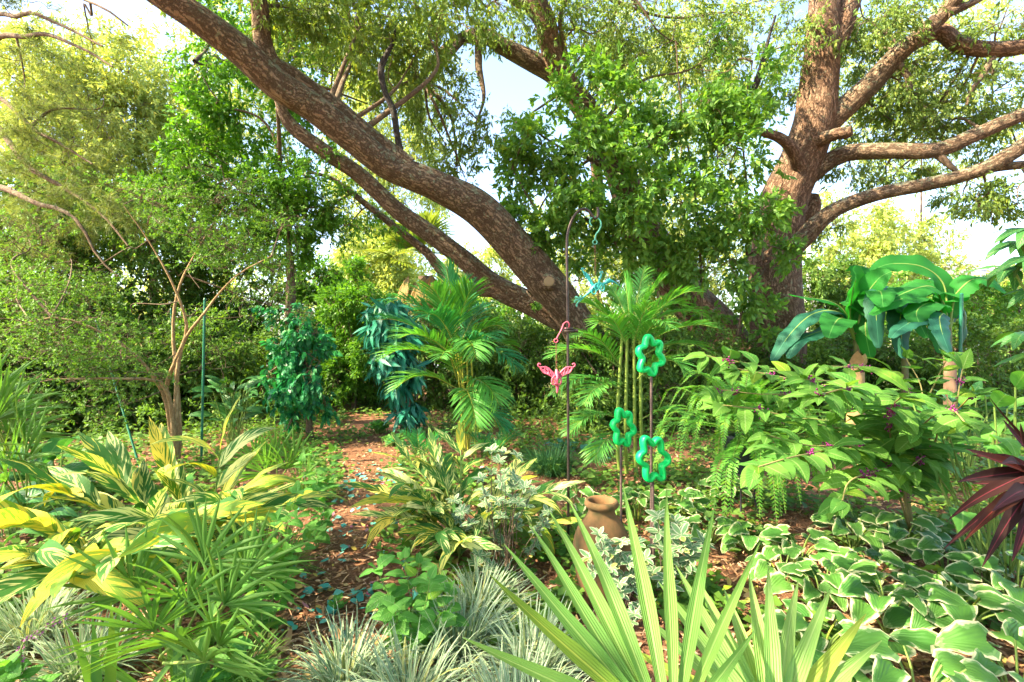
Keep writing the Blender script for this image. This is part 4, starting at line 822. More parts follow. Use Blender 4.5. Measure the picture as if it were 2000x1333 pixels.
for k, (x, y, Y, w_) in enumerate([(905, 1228, 1.05, .019), (957, 1110, 1.16, .019), (985, 1053, 1.24, .018), (1031, 1015, 1.3, .018), (1071, 985, 1.36, .018), (1112, 962, 1.4, .018), (1218, 932, 1.42, .018), (1304, 938, 1.4, .016), (1395, 975, 1.36, .016), (1482, 1050, 1.3, .013), (1475, 1222, 1.15, .013), (1010, 1340, .95, .018)]):
    ribbon(mb, hub, at(x, y, Y), w_, .03, k)
mb.build('frond', [L_fan, L_stem], t_)
hub2 = at(1510, 1440, 1.22); b2 = np.array([hub2[0], hub2[1] + .05, 0])
mb = MB(); mb.tube(catmull([b + [.05, .1, 0], (b2 + hub2) / 2, hub2], 14), .012, 8, 1)
for k, (x, y) in enumerate([(1240, 1330), (1225, 1255), (1255, 1190), (1285, 1130), (1318, 1100), (1363, 1128), (1413, 1142), (1464, 1112), (1503, 1098), (1559, 1128), (1622, 1142), (1690, 1195), (1722, 1245), (1660, 1330)]):
    ribbon(mb, hub2, at(x, y, 1.5 - abs(k - 6) * .025), .022, .02, k + 30, .35, base_w=.75)
mb.build('frond', [leafmat('fan_palm_leaves_pale', (0.18, 0.36, 0.09), (0.23, 0.41, 0.11), .42, .4, .5, 'pleat', (0.36, 0.55, 0.2)), L_stem], t_)
def fanpalm(name, label, base, fans, L, n, w_=.011, spread=1.5, mat=None, group=None, sag=.12, rad=.12):
    t_ = thing(name, label, 'palm', base, group); base = np.asarray(base, float)
    for k, (hx, facing) in enumerate(fans):
        hub = np.asarray(hx, float); d = nrm(hub - base + [0, 0, .05]) * .6 + nrm(np.asarray(facing, float)) * .6; d = nrm(d); mb = MB()
        mb.tube(catmull([base + rs.normal(0, .02, 3) * [1, 1, 0], base * .5 + hub * .5 + rs.normal(0, .03, 3), hub], 10), .006, 6, 1)
        f_ = nrm(np.cross(d, [0.3, -1, .5]) ) 
        for q in range(n):
            th = -spread + 2 * spread * q / (n - 1); dd = nrm(d * math.cos(th) + f_ * math.sin(th) + rs.normal(0, .05, 3)); LL = L * (0.75 + .25 * math.cos(th)) * rnd.uniform(.9, 1.1)
            ribbon(mb, hub, hub + dd * LL, w_, sag, k * 40 + q, .5, up=nrm(np.cross(f_, d)) * (1 if np.cross(f_, d)[2] > 0 else -1))
        mb.build('frond', [mat or L_fan2, L_stem], t_)
B = gp(340, 1290)
fanpalm('palmetto', 'bushy palmetto in front of the large striped ginger, star-like light fan facing up', B,
        [(at(365, 1170, 2.0), (0, -.5, .9)), (at(400, 1100, 2.1), (.3, .2, 1)), (at(300, 1230, 2.0), (-.4, -.3, .8)), (at(440, 1180, 2.0), (.6, -.1, .8)), (at(350, 1250, 1.9), (-.1, -.6, .5)), (at(430, 1260, 1.9), (.4, -.4, .6)), (at(260, 1160, 2.2), (-.5, .1, 1)), (at(400, 1290, 1.8), (.1, -.4, .7)), (at(480, 1120, 2.2), (.5, .2, 1))], .34, 15, .011, 1.5)
B = gp(55, 1010)
fanpalm('palmetto', 'dark green fan palm with stiff spikes at the left edge', B, [(at(20, 850, 3.6), (.2, 0, 1)), (at(-10, 820, 3.5), (.1, -.2, 1)), (at(50, 900, 3.5), (.5, -.2, .5)), (at(-20, 880, 3.4), (.1, -.5, .4)), (at(10, 940, 3.4), (.4, -.4, .2)), (at(-30, 790, 3.7), (.3, 0, 1))], .62, 17, .016, 1.2)
B = gp(555, 955)
fanpalm('palmetto', 'small spiky palmetto between the ginger and the path', B, [(at(540, 895, 5.0), (-.3, 0, 1)), (at(575, 900, 5.0), (.3, 0, 1)), (at(560, 915, 4.9), (0, -.4, .8)), (at(520, 925, 4.8), (-.6, -.3, .5)), (at(600, 925, 4.8), (.6, -.3, .5)), (at(500, 900, 5.0), (-.6, 0, .7))], .42, 15, .011, 1.3)
B = gp(1470, 1240)

# ---- grassy tufts
L_liri = leafmat('variegated_grass', (0.13, 0.24, 0.13), (0.22, 0.33, 0.19), .25, .4, .4, 'margin', (0.50, 0.55, 0.42), tcol=(1.2, 1.2, .8))
L_gras = leafmat('grass_blades', (0.08, 0.20, 0.035), (0.16, 0.32, 0.05), .35, .4, .4, tcol=(1.5, 1.5, .5))
L_mond = leafmat('mondo_grass', (0.02, 0.09, 0.035), (0.05, 0.15, 0.05), .25, .4, .4)
BL = [leaf('grass', 9, 3, 1.0, .006, b_) for b_ in (.3, .8, 1.4, 2.0)]
def tuft(name, label, px, py, n, L, w_, mat, rad=.06, el=(.5, 1.45), cat='grass', group=None, base=None):
    b = gp(px, py) if base is None else np.asarray(base, float); mb = MB()
    for T in BL:
        K = n // 4; a = rs.rand(K) * 6.283; e_ = el[0] + (el[1] - el[0]) * rs.rand(K); D = np.stack([np.cos(a) * np.cos(e_), np.sin(a) * np.cos(e_), np.sin(e_)], -1)
        P = b + np.stack([np.cos(a) * rad * rs.rand(K), np.sin(a) * rad * rs.rand(K), np.zeros(K)], -1); LL = L * (.6 + .5 * rs.rand(K))
        mb.inst(T, frames(D, np.array([0, 0, 1.0]) + rs.normal(0, .15, (K, 3))), P, np.stack([np.full(K, w_), LL, LL], -1))
    o = mb.build(name, mat); tag(o, label, cat, group=group)
    o.data.transform(__import__('mathutils').Matrix.Translation([-float(v) for v in b])); o.location = [float(v) for v in b]; return o
G = 'grey-green white-edged grass tufts'
for lab, px, py, n, L in [('white-edged grass tuft below the variegated shrub, left of the fan palm tips', 940, 1210, 190, .36), ('white-edged grass tuft right of the broad-leaved seedling', 900, 1290, 230, .38), ('white-edged grass tuft under the longest fan palm leaflet', 1040, 1330, 200, .36),
                          ('white-edged grass tuft cut by the bottom edge, below the seedling', 800, 1400, 230, .36), ('white-edged grass tuft left of the seedling, at the bottom of the path', 670, 1360, 190, .34), ('white-edged grass tuft at the bottom edge left of the fan palm stem', 1010, 1450, 230, .34),
                          ('white-edged grass tuft on the left edge, below the yellow ginger leaves', 60, 1260, 190, .36), ('white-edged grass tuft with a pink flower spike nearby, bottom left', 160, 1330, 170, .34)]:
    tuft('variegated_grass', lab, px, py, int(n*1.6), L*1.0, .0056, L_liri, .09, (.4, 1.45), group=G)
tuft('mondo_grass', 'dark mondo grass tuft behind the hook pole', 1075, 925, 700, .42, .004, L_mond, .18)
tuft('grass_tuft', 'fine green grass beside the path, right of the tan stems', 600, 980, 400, .38, .004, L_gras, .18)
tuft('grass_tuft', 'wispy green grass tuft in front of the ginger, by the path edge', 520, 1120, 320, .4, .004, L_gras, .14)
tuft('grass_tuft', 'pale grass clump at the bottom of the palmetto', 420, 1390, 320, .32, .004, L_gras, .12)
tuft('strap_leaf_plant', 'broad strap-leaved green plant in the bottom left corner', 0, 0, 26, .55, .022, L_gras, .04, (.35, 1.3), 'plant', base=(-1.42, 1.78, 0))
tuft('strap_leaf_plant', 'tall strap-leaved plant left of the palmetto fan', 0, 0, 20, .62, .018, L_fan2, .04, (.7, 1.4), 'plant', base=(-1.28, 1.95, 0))
# liriope flower spike
b = np.array([-1.78, 1.95, 0]); FS = thing('flower_spike', 'thin pink flower spike leaning at the left edge of the bottom corner', 'flower', b); mb = MB()
Q = catmull([b, at(40, 1280, 1.95), at(80, 1232, 1.95), at(128, 1205, 1.95)], 24); mb.tube(Q, .003, 5); mb.build('stalk', L_stem, FS); mb = MB()
for k in range(70):
    q = Q[9 + k % 15] + rs.normal(0, .006, 3); put(mb, leaf5(.5, .6), q, rs.normal(0, 1, 3), rs.normal(0, 1, 3), .011)
mb.build('blossoms', plain('pink_blossom', (0.5, 0.16, 0.36), .6), FS)

# ---- beautyberry
L_bb = leafmat('beautyberry_leaves', (0.065, 0.20, 0.04), (0.13, 0.28, 0.05), .38, .6, .15, 'midrib', (0.24, 0.38, 0.12), veins=70.0, tcol=(1.5, 1.5, .5))
M_berry = plain('purple_berries', (0.20, 0.006, 0.13), .3, nscale=60)
BT = [leaf('ovate', 8, 5, .27, .25, b_, .08, s_) for b_, s_ in ((.5, 1), (.9, 2), (.2, 3), (1.2, 4))]
def shrub_opposite(name, label, cat, base, stems, L, step, leafT, mat, stem_mat, berries=0.0, wid=1.0, group=None, down=.25, r=.008, tipn=4, end_c=None, f0=.3):
    t_ = thing(name, label, cat, base, group); sb = MB(); lb = MB(); bb = MB(); nb = 0
    for pts in stems:
        Q = catmull(pts, 60); sb.tube(Q, np.linspace(r, r * .35, 60), 6, cap=False); T = nrm(np.gradient(Q, axis=0)); sl_ = np.concatenate([[0], np.cumsum(np.linalg.norm(np.diff(Q, axis=0), axis=1))])
        s_ = sl_[-1] * f0; k = 0
        while s_ < sl_[-1]:
            q = min(int(np.searchsorted(sl_, s_)), 59); side = nrm(np.cross(T[q], [0, 0, 1.0])); up = np.cross(side, T[q])
            for sg in (1, -1):
                ax_ = side * sg if k % 2 == 0 or rnd.random() < .4 else nrm(up * sg * .6 + side * rnd.choice((-1, 1)) * .6)
                D = nrm(T[q] * rnd.uniform(.25, .7) + ax_ + [0, -.1, -down * rnd.uniform(0, 1.6)])
                put(lb, leafT[rnd.randrange(len(leafT))], Q[q] + D * .01, D, nrm(np.array([rnd.uniform(-.35, .35), -.3 + rnd.uniform(-.3, .3), 1.0])), L * rnd.uniform(.65, 1.15) * (0.8 + .2 * math.sin(math.pi * q / 60)))
            if rnd.random() < berries:
                nb += 1
                for z in range(26):
                    o_ = rs.normal(0, .013, 3); bb.inst(BALL, np.eye(3)[None], (Q[q] + o_ - [0, 0, .004])[None], np.array([.0055]))
            s_ += step * rnd.uniform(.8, 1.2); k += 1
        for z in range(tipn):
            D = nrm(T[-1] + rs.normal(0, .7, 3)); put(lb, leafT[rnd.randrange(len(leafT))], Q[-1], D, nrm(np.array([0, -.5, 1.0])), L * rnd.uniform(.4, .75))
    sb.build('stems', stem_mat, t_); lb.build('foliage', mat, t_)
    if nb: bb.build('berries', M_berry, t_)
    return t_
def ball(nu=8, nv=5):
    V = []; F = []
    for i in range(nv + 1):
        for j in range(nu):
            a = math.pi * i / nv; b_ = 6.28318 * j / nu; V.append([math.sin(a) * math.cos(b_), math.sin(a) * math.sin(b_), math.cos(a)])
    for i in range(nv):
        for j in range(nu): F.append([i * nu + j, i * nu + (j + 1) % nu, (i + 1) * nu + (j + 1) % nu, (i + 1) * nu + j])
    return np.array(V), np.array(F), np.zeros((len(V), 2))
BALL = ball()
b = gp(1785, 1062); b[0] += 0
S_ = lambda *p: [b + [0, 0, 0]] + [at(*q) for q in p]
L_bstem = leafmat('beautyberry_stems', (0.20, 0.17, 0.07), (0.3, 0.27, 0.11), .05, .6, .3)
shrub_opposite('beautyberry_shrub', 'wide light-green shrub with clusters of purple berries along arching stems, right of the blossom stakes', 'shrub', b, [
    S_((1765, 950, 3.7), (1740, 840, 3.4), (1640, 780, 3.1), (1520, 725, 2.9), (1380, 695, 2.8)), S_((1765, 950, 3.7), (1750, 860, 3.6), (1700, 790, 3.5), (1600, 770, 3.4), (1490, 770, 3.4), (1400, 760, 3.5)),
    S_((1765, 960, 3.6), (1740, 860, 3.2), (1740, 800, 2.8), (1760, 775, 2.5)), S_((1770, 930, 3.7), (1790, 830, 3.6), (1830, 740, 3.5), (1850, 700, 3.4)), S_((1770, 930, 3.8), (1800, 830, 3.8), (1760, 740, 3.7), (1700, 720, 3.6), (1620, 715, 3.6)),
    S_((1770, 960, 3.6), (1720, 900, 3.2), (1640, 880, 2.8), (1560, 890, 2.5), (1480, 912, 2.35)), S_((1760, 980, 3.6), (1740, 920, 3.1), (1710, 920, 2.8), (1660, 940, 2.5), (1645, 978, 2.35)), S_((1770, 930, 3.8), (1830, 840, 3.6), (1880, 790, 3.4), (1900, 770, 3.3)),
    S_((1765, 950, 3.8), (1700, 850, 3.8), (1600, 820, 3.7), (1520, 820, 3.6)), S_((1770, 940, 3.7), (1760, 850, 3.3), (1700, 780, 3.0), (1650, 750, 2.8), (1570, 740, 2.7)), S_((1765, 950, 3.7), (1800, 900, 3.3), (1830, 850, 3.0), (1790, 830, 2.8)),
    S_((1765, 950, 3.6), (1730, 860, 3.3), (1600, 830, 3.0), (1480, 800, 2.9), (1400, 790, 2.9)), S_((1765, 950, 3.6), (1760, 830, 3.2), (1690, 760, 2.8), (1600, 770, 2.5)), S_((1765, 950, 3.7), (1720, 800, 3.5), (1560, 745, 3.3), (1440, 720, 3.3)), S_((1775, 950, 3.6), (1850, 860, 3.3), (1880, 720, 3.2)), S_((1775, 950, 3.6), (1790, 850, 3.0), (1850, 800, 2.7), (1890, 830, 2.5)), S_((1765, 960, 3.5), (1700, 880, 3.0), (1580, 870, 2.7), (1500, 850, 2.6)), S_((1775, 930, 3.9), (1800, 850, 3.9), (1800, 760, 3.9), (1770, 700, 3.9)), S_((1765, 960, 3.5), (1770, 880, 3.3), (1800, 890, 3.1), (1780, 910, 2.9))], .20, .105, BT, L_bb, L_bstem, berries=.3, f0=.32, r=.010, down=.04)

# ---- green seedlings and vines at the path
L_weed = leafmat('seedling_leaves', (0.08, 0.26, 0.05), (0.14, 0.34, 0.07), .4, .5, .3, 'midrib', (0.2, 0.38, 0.12), veins=60.0, tcol=(1.5, 1.5, .5))
WT = [leaf('ovate', 7, 5, .34, .2, b_, .06, s_) for b_, s_ in ((.4, 1), (.9, 2), (.1, 3))]
WH = [leaf('heart', 8, 5, .42, .25, b_, .05, s_, lobe=.12) for b_, s_ in ((.4, 1), (.9, 2), (.1, 3))]
def seed_pl(label, px, py, tops, L, T=WT, name='seedling', step=.055, f0=.2):
    b = gp(px, py); Y = b[1]
    shrub_opposite(name, label, 'plant', b, [[b + rs.normal(0, .01, 3) * [1, 1, 0], (b + at(x, y, Y + dy)) / 2 + rs.normal(0, .02, 3), at(x, y, Y + dy)] for x, y, dy in tops], L, step, T, L_weed, L_stem, r=.004, f0=f0, tipn=3)
seed_pl('leafy light-green seedling with opposite leaves, between the path and the white-edged grass', 800, 1290, [(735, 1110, .0), (790, 1090, .1), (840, 1130, -.05), (880, 1150, .05), (770, 1180, -.15), (820, 1100, .15), (860, 1200, -.15)], .115)
seed_pl('thin climbing seedling with heart-shaped leaves beside the palmetto', 510, 1260, [(540, 1010, .0), (500, 1050, .05), (560, 1080, .1), (470, 1120, -.1), (580, 960, .15), (600, 1050, .3)], .085, WH, 'climbing_seedling', .06)
seed_pl('leafy vine seedling on the path edge, left of the striped ginger by the urn', 620, 1070, [(610, 880, .4), (650, 880, .5), (640, 940, .3), (620, 960, .1), (590, 900, .5), (640, 1010, .0)], .10, WH, 'climbing_seedling', .07)
seed_pl('small seedling with big round leaves at the bottom edge, left', 480, 1370, [(440, 1290, 0), (480, 1270, .05), (390, 1330, 0)], .12, WH)
seed_pl('bright yellow-green seedling on the mulch in the middle of the path', 662, 1200, [(662, 1172, 0), (650, 1180, .02)], .06, WT, step=.03)
seed_pl('small round-leaved seedling below the striped ginger by the urn', 770, 1090, [(760, 1060, .02), (790, 1065, 0), (740, 1070, 0)], .07, WT, step=.04)
seed_pl('small clover-like seedling between the variegated shrub and the urn', 1080, 1100, [(1060, 1070, .02), (1100, 1060, 0), (1040, 1065, 0)], .06, WT, step=.04)
seed_pl('bright green seedling in the bottom left corner', 20, 1440, [(10, 1300, 0), (40, 1320, 0), (-20, 1310, 0)], .12, WT)

# ---- variegated shrub with white-edged rosettes
L_eu = leafmat('white_edged_leaves', (0.09, 0.20, 0.09), (0.16, 0.28, 0.13), .25, .4, .4, 'margin', (0.50, 0.53, 0.38), tcol=(1.2, 1.2, .8))
ET = [leaf('ellip', 6, 3, .22, .3, b_, .04, s_) for b_, s_ in ((.3, 1), (.7, 2), (-.2, 3))]
def rosette_shrub(label, px, py, heads, L):
    b = gp(px, py); t_ = thing('variegated_shrub', label, 'shrub', b, 'white-edged rosette shrubs'); sb = MB(); lb = MB()
    for x, y, dy in heads:
        e = at(x, y, b[1] + dy); Q = catmull([b + rs.normal(0, .02, 3) * [1, 1, 0], b * .5 + e * .5 + rs.normal(0, .03, 3), e], 20); sb.tube(Q, np.linspace(.004, .002, 20), 5, cap=False)
        for lv, m_ in ((19, 9), (16, 7)):
            ax_ = nrm(np.array([rnd.uniform(-.4, .4), -.35, 1])); s1 = nrm(np.cross(ax_, [1, .2, 0])); s2 = np.cross(ax_, s1)
            for k in range(m_):
                a = 6.283 * k / m_ + rnd.uniform(-.2, .2); el = rnd.uniform(.0, .6); D = (s1 * math.cos(a) + s2 * math.sin(a)) * math.cos(el) + ax_ * math.sin(el)
                put(lb, ET[rnd.randrange(3)], Q[lv], D, ax_, L * rnd.uniform(.7, 1.1) * (1 if lv == 19 else 1.05))
    sb.build('stems', twig_bark, t_); lb.build('foliage', L_eu, t_)
hd = [(rnd.uniform(880, 1070), rnd.uniform(950, 1090), rnd.uniform(-.15, .25)) for k in range(12)] + [(960, 880, .1), (985, 885, .15), (1010, 890, .1), (975, 900, .0), (940, 935, .1), (1010, 940, 0), (1040, 960, 0), (900, 1000, 0), (1060, 1020, 0), (930, 1100, -.1), (960, 1110, -.1), (910, 1130, -.1), (1070, 1000, 0), (1000, 950, 0)]
rosette_shrub('tall open shrub of white-edged rosettes in front of the striped ginger, left of the urn', 985, 1150, hd, .058)
rosette_shrub('low shrub of white-edged rosettes in front of the urn belly, behind the fan palm', 1215, 1230, [(1170, 1045, 0), (1195, 1080, 0), (1215, 1060, .05), (1190, 1110, -.05), (1225, 1100, 0), (1245, 1060, .1), (1260, 1090, 0), (1180, 1060, .05), (1210, 1140, -.1), (1260, 1180, -.1), (1240, 1200, -.1), (1150, 1090, 0), (1235, 1130, 0)], .062)
rosette_shrub('white-edged rosette shrub right of the ribbed stake, a few leaves turned peach', 1310, 1190, [(1285, 1010, .1), (1330, 1045, 0), (1350, 1070, 0), (1290, 1050, .1), (1310, 1080, 0), (1340, 1100, 0), (1275, 1120, 0), (1375, 1060, .1), (1300, 1130, -.1), (1320, 1020, .1)], .08)

# ---- banana plants
L_ban = leafmat('banana_leaves', (0.012, 0.11, 0.03), (0.04, 0.22, 0.04), .5, .5, .25, 'midrib', (0.10, 0.30, 0.08), veins=230.0, tcol=(1.3, 2.2, .7))
L_banb = leafmat('banana_leaves_blue', (0.012, 0.075, 0.05), (0.025, 0.12, 0.075), .25, .42, .3, 'midrib', (0.05, 0.19, 0.12), veins=230.0, tcol=(1.0, 1.8, .8))
M_pseudo = plain('banana_stem', (0.12, 0.17, 0.05), .6, nscale=9, c2=(0.14, 0.08, 0.035)); M_sheath = plain('dry_sheath', (0.42, 0.28, 0.12), .8, nscale=14)
def banana_leaf(parent, Q, w_, mat, up, fold=-.5, pet=.18, seed=0):
    w_ *= 1.25; fold *= .6
    """Q: midrib path points; blade widths across; real droop on both sides"""
    Q = catmull(Q, 46); n = 46; T = nrm(np.gradient(Q, axis=0)); up = np.asarray(up, float); V = []; UV = []; c = 9; r_ = np.random.RandomState(seed); ph = r_.rand() * 6
    for i in range(n):
        f = i / (n - 1); g = 0.0 if f < pet else (f - pet) / (1 - pet); wd = w_ * (np.clip(math.sin(math.pi * min(1, g * .93 + .06)) ** .5, .03, 1) if f > pet else .04)
        s_ = nrm(np.cross(T[i], up)); nn = np.cross(s_, T[i])
        jag = [1 - .22 * r_.rand() * (r_.rand() < .35), 1 - .22 * r_.rand() * (r_.rand() < .35)]
        for j in range(c):
            u = -1 + 2 * j / (c - 1); u = u * (jag[0 if u < 0 else 1] if abs(u) > .9 else 1); h = fold * wd * abs(u) ** 1.5 + .10 * wd * abs(u) + wd * .10 * math.sin(f * 30 + ph + (3 if u < 0 else 0)) * abs(u)
            V.append(Q[i] + s_ * u * wd * (1 - .18 * u * u) + nn * h); UV.append([.5 + .5 * u, f])
    mb = MB(); F = [[i * c + j, i * c + j + 1, i * c + j + c + 1, i * c + j + c] for i in range(n - 1) for j in range(c - 1)]; mb.add(V, F, UV)
    mb.tube(Q[:38] - np.array([0, 0, .006]), np.linspace(.022, .005, 38), 7, 1, cap=False); mb.build('leaf', [mat, L_stem], parent)
def banana(label, base, top, leaves, seed):
    t_ = thing('banana_plant', label, 'plant', (base[0], base[1], 0), 'banana plants beyond the beautyberry'); mb = MB(); b = np.array([base[0], base[1], -.02])
    Q = catmull([b, (b + top) / 2 + [.02, 0, 0], top], 22); mb.tube(Q, np.linspace(.06, .04, 22), 14, 0, .08, seed=seed); mb.build('stem', M_pseudo, t_)
    for k, (pts, w_, m_, up, fo) in enumerate(leaves): banana_leaf(t_, [top - [0, 0, .12]] + [at(*p) for p in pts], w_, m_, up, fo, seed=seed * 20 + k)
U = (0, -.25, 1)
tp = at(1672, 650, 8)
banana('banana plant left of the group, one long blue-green leaf drooping past the big trunk', (tp[0], 8.0), tp, [
    ([(1640, 612, 7.9), (1590, 612, 7.8), (1545, 650, 7.7), (1508, 705, 7.6)], .17, L_banb, U, -.3), ([(1650, 625, 8), (1620, 640, 7.8), (1560, 665, 7.6), (1540, 700, 7.5)], .15, L_banb, U, -.4),
    ([(1660, 620, 8), (1665, 570, 7.9), (1672, 540, 7.8), (1665, 525, 7.7)], .20, L_ban, (.5, -1, .2), .2), ([(1680, 615, 8), (1690, 580, 7.9), (1715, 545, 7.7), (1740, 530, 7.6)], .22, L_ban, (-.5, -1, .6), .1),
    ([(1690, 615, 8), (1705, 575, 7.8), (1720, 570, 7.5), (1725, 600, 7.2)], .20, L_ban, (0, .1, 1), -.2), ([(1655, 628, 8), (1640, 622, 7.6), (1628, 635, 7.2), (1618, 660, 7.0)], .22, L_ban, (0, -.6, 1), -.1),
    ([(1650, 610, 8), (1620, 588, 8), (1570, 580, 8), (1540, 574, 8)], .10, L_ban, U, -.6), ([(1690, 625, 8), (1730, 600, 7.8), (1760, 605, 7.7), (1800, 640, 7.6)], .16, L_ban, U, -.4), ([(1680, 620, 8.1), (1690, 570, 8.4), (1680, 520, 8.6), (1650, 530, 8.9)], .2, L_ban, U, -.4)], 1)
mb = MB(); sb_ = at(1672, 680, 7.85)
tp = at(1765, 640, 8.3)
banana('banana plant in the middle with leaves hanging straight down', (tp[0], 8.3), tp, [
    ([(1740, 590, 8.1), (1700, 600, 8.0), (1690, 640, 7.9), (1700, 700, 7.8)], .2, L_ban, (-.6, -.6, .6), -.5), ([(1750, 590, 8), (1735, 570, 7.8), (1712, 590, 7.6), (1716, 680, 7.5)], .16, L_banb, (-.2, -1, .5), -.6),
    ([(1780, 600, 8.1), (1760, 610, 7.8), (1760, 650, 7.7), (1765, 700, 7.6)], .18, L_banb, (0, -1, .5), -.5), ([(1770, 590, 8.2), (1720, 570, 8.1), (1660, 590, 8.0), (1700, 620, 7.9)], .17, L_ban, U, -.5),
    ([(1760, 580, 8.2), (1740, 560, 8), (1700, 575, 7.8), (1690, 600, 7.7)], .22, L_ban, U, -.3), ([(1790, 600, 8.2), (1820, 600, 8.0), (1830, 650, 7.9), (1835, 690, 7.8)], .17, L_ban, (.3, -1, .5), -.4)], 2)
tp = at(1852, 640, 7.9)
banana('banana plant on the right whose translucent leaf arches high over the group', (tp[0], 7.9), tp, [
    ([(1850, 600, 8), (1840, 550, 8), (1800, 520, 8), (1740, 515, 8), (1700, 530, 8)], .19, L_ban, (0, -1, .55), -.1), ([(1862, 590, 7.9), (1870, 570, 7.8), (1900, 545, 7.7), (1935, 550, 7.6), (1965, 572, 7.5)], .18, L_ban, (0, -.7, 1), -.35),
    ([(1845, 600, 7.9), (1820, 560, 7.8), (1770, 570, 7.6), (1720, 600, 7.4)], .20, L_ban, (0, -.5, 1), -.45), ([(1850, 590, 8), (1830, 570, 8.2), (1790, 560, 8.4), (1750, 575, 8.6)], .19, L_ban, (0, -1, .6), -.2),
    ([(1840, 610, 7.8), (1800, 580, 7.6), (1740, 590, 7.4), (1700, 615, 7.3)], .17, L_ban, U, -.5), ([(1840, 620, 7.8), (1800, 620, 7.4), (1760, 640, 7.1), (1740, 660, 7.0)], .16, L_banb, U, -.4),
    ([(1845, 615, 7.7), (1835, 620, 7.3), (1840, 650, 7.0), (1855, 690, 6.8)], .14, L_banb, (0, -1, 1), -.5), ([(1865, 610, 8), (1880, 600, 8.1), (1885, 630, 8.2), (1880, 670, 8.2)], .16, L_banb, (.5, -1, .5), -.4),
    ([(1845, 605, 7.9), (1820, 590, 7.6), (1790, 610, 7.3), (1810, 660, 7.1)], .19, L_ban, U, -.5), ([(1852, 595, 8.1), (1850, 570, 8.3), (1830, 545, 8.5), (1800, 550, 8.8)], .2, L_ban, U, -.3)], 3)
tp = at(1672, 700, 7.6); b = np.array([tp[0], 7.6, 0]); SH = thing('dry_banana_stump', 'short yellow-brown stump with split dry sheaths at the foot of the left banana plant', 'plant', b)
mb = MB(); mb.tube([b, b + [0, 0, .8], b + [0, 0, 1.15]], [.13, .11, .10], 12, 0, .05); mb.build('stump', M_sheath, SH); mb = MB()
for a, l_ in ((0.4, .25), (2.5, .18), (4.2, .3)): put(mb, leaf('lance', 5, 3, .3, .5, -.2), b + [math.cos(a) * .08, math.sin(a) * .08, 1.1], (math.cos(a) * .5, math.sin(a) * .5, 1), (math.cos(a), math.sin(a), 0), l_)
mb.build('sheath', M_sheath, SH)

GAPS = []
# ---- artificial trees
L_fic = leafmat('ficus_leaves', (0.008, 0.11, 0.07), (0.05, 0.30, 0.08), .3, .35, .6, 'midrib', (0.06, 0.34, 0.16), tcol=(1.0, 1.5, .8))
L_wil = leafmat('long_teal_leaves', (0.012, 0.13, 0.10), (0.03, 0.24, 0.15), .2, .32, .6, 'midrib', (0.10, 0.3, 0.2), tcol=(1.0, 1.5, .9))
b = gp(605, 862); t_ = thing('artificial_ficus', 'small blue-green ficus with glossy leaves on a thin bent trunk, left of the path', 'tree', b)
mb = MB(); Q = catmull([b, at(602, 800, 7.6), at(590, 740, 7.6), at(572, 690, 7.6), at(560, 620, 7.6), at(565, 560, 7.7)], 40); mb.tube(Q, np.linspace(.05, .02, 40), 9, 0, .1); Q2 = catmull([b + [.03, .03, 0], at(600, 790, 7.7), at(597, 720, 7.7), at(585, 640, 7.7)], 30); mb.tube(Q2, np.linspace(.035, .02, 30), 8, 0, .1); mb.build('trunk', twig_bark, t_)
FT = leaf('ovate', 4, 3, .28, .25, .5)
crown(t_, np.vstack([Q[15:], Q2[15:]]), [(570, 660, 7.6, 45, 45, .35, 13, 16), (545, 720, 7.6, 40, 45, .32, 11, 16), (610, 715, 7.5, 40, 45, .32, 11, 16), (575, 770, 7.6, 45, 45, .3, 9, 15), (555, 600, 7.7, 35, 35, .3, 5, 12), (620, 770, 7.6, 25, 40, .2, 4, 12), (590, 635, 7.5, 40, 25, .3, 6, 14), (560, 830, 7.6, 30, 30, .2, 4, 10)], .12, FT, L_fic, m=7, droop=.8, spread=.5, tight=.26, dens=.4)
b = gp(792, 848); b[1] = 8.1; b[0] = (792 - 1000) / 1000 * 8.1; t_ = thing('artificial_willow', 'column of long hanging teal leaves on a reddish stem, behind the tall areca palm', 'tree', b)
mb = MB(); Q = catmull([b, at(790, 780, 8.1), at(775, 680, 8.1), at(765, 600, 8.1)], 30); mb.tube(Q, np.linspace(.09, .05, 30), 10, 0, .1); mb.build('trunk', oak_bark2, t_)
mb = MB(); WL = [leaf('lance', 6, 3, .10, .4, b_) for b_ in (.3, .8)]
for (x, y, rx, ry, n) in [(765, 605, 34, 26, 230), (745, 640, 30, 30, 190), (790, 645, 30, 35, 200), (770, 700, 36, 30, 230), (800, 720, 26, 24, 110), (775, 755, 28, 24, 150), (800, 800, 26, 18, 120), (735, 610, 20, 20, 70), (750, 700, 24, 24, 90)]:
    C = at(x, y, 8.1); d = nrm(rs.normal(0, 1, (n, 3))); P = C + d * np.array([rx * .0081, .32, ry * .0081]) * rs.rand(n, 1) ** .3; D = nrm((P - C) * [1, 1, .3] * 1.1 + [0, 0, -.55] + rs.normal(0, .3, (n, 3)))
    for q in (0, 1): mb.inst(WL[q], frames(D[q::2], nrm(d + [0, 0, .4])[q::2]), P[q::2], .22 + .14 * rs.rand(len(P[q::2])))
mb.build('crown', L_wil, t_)

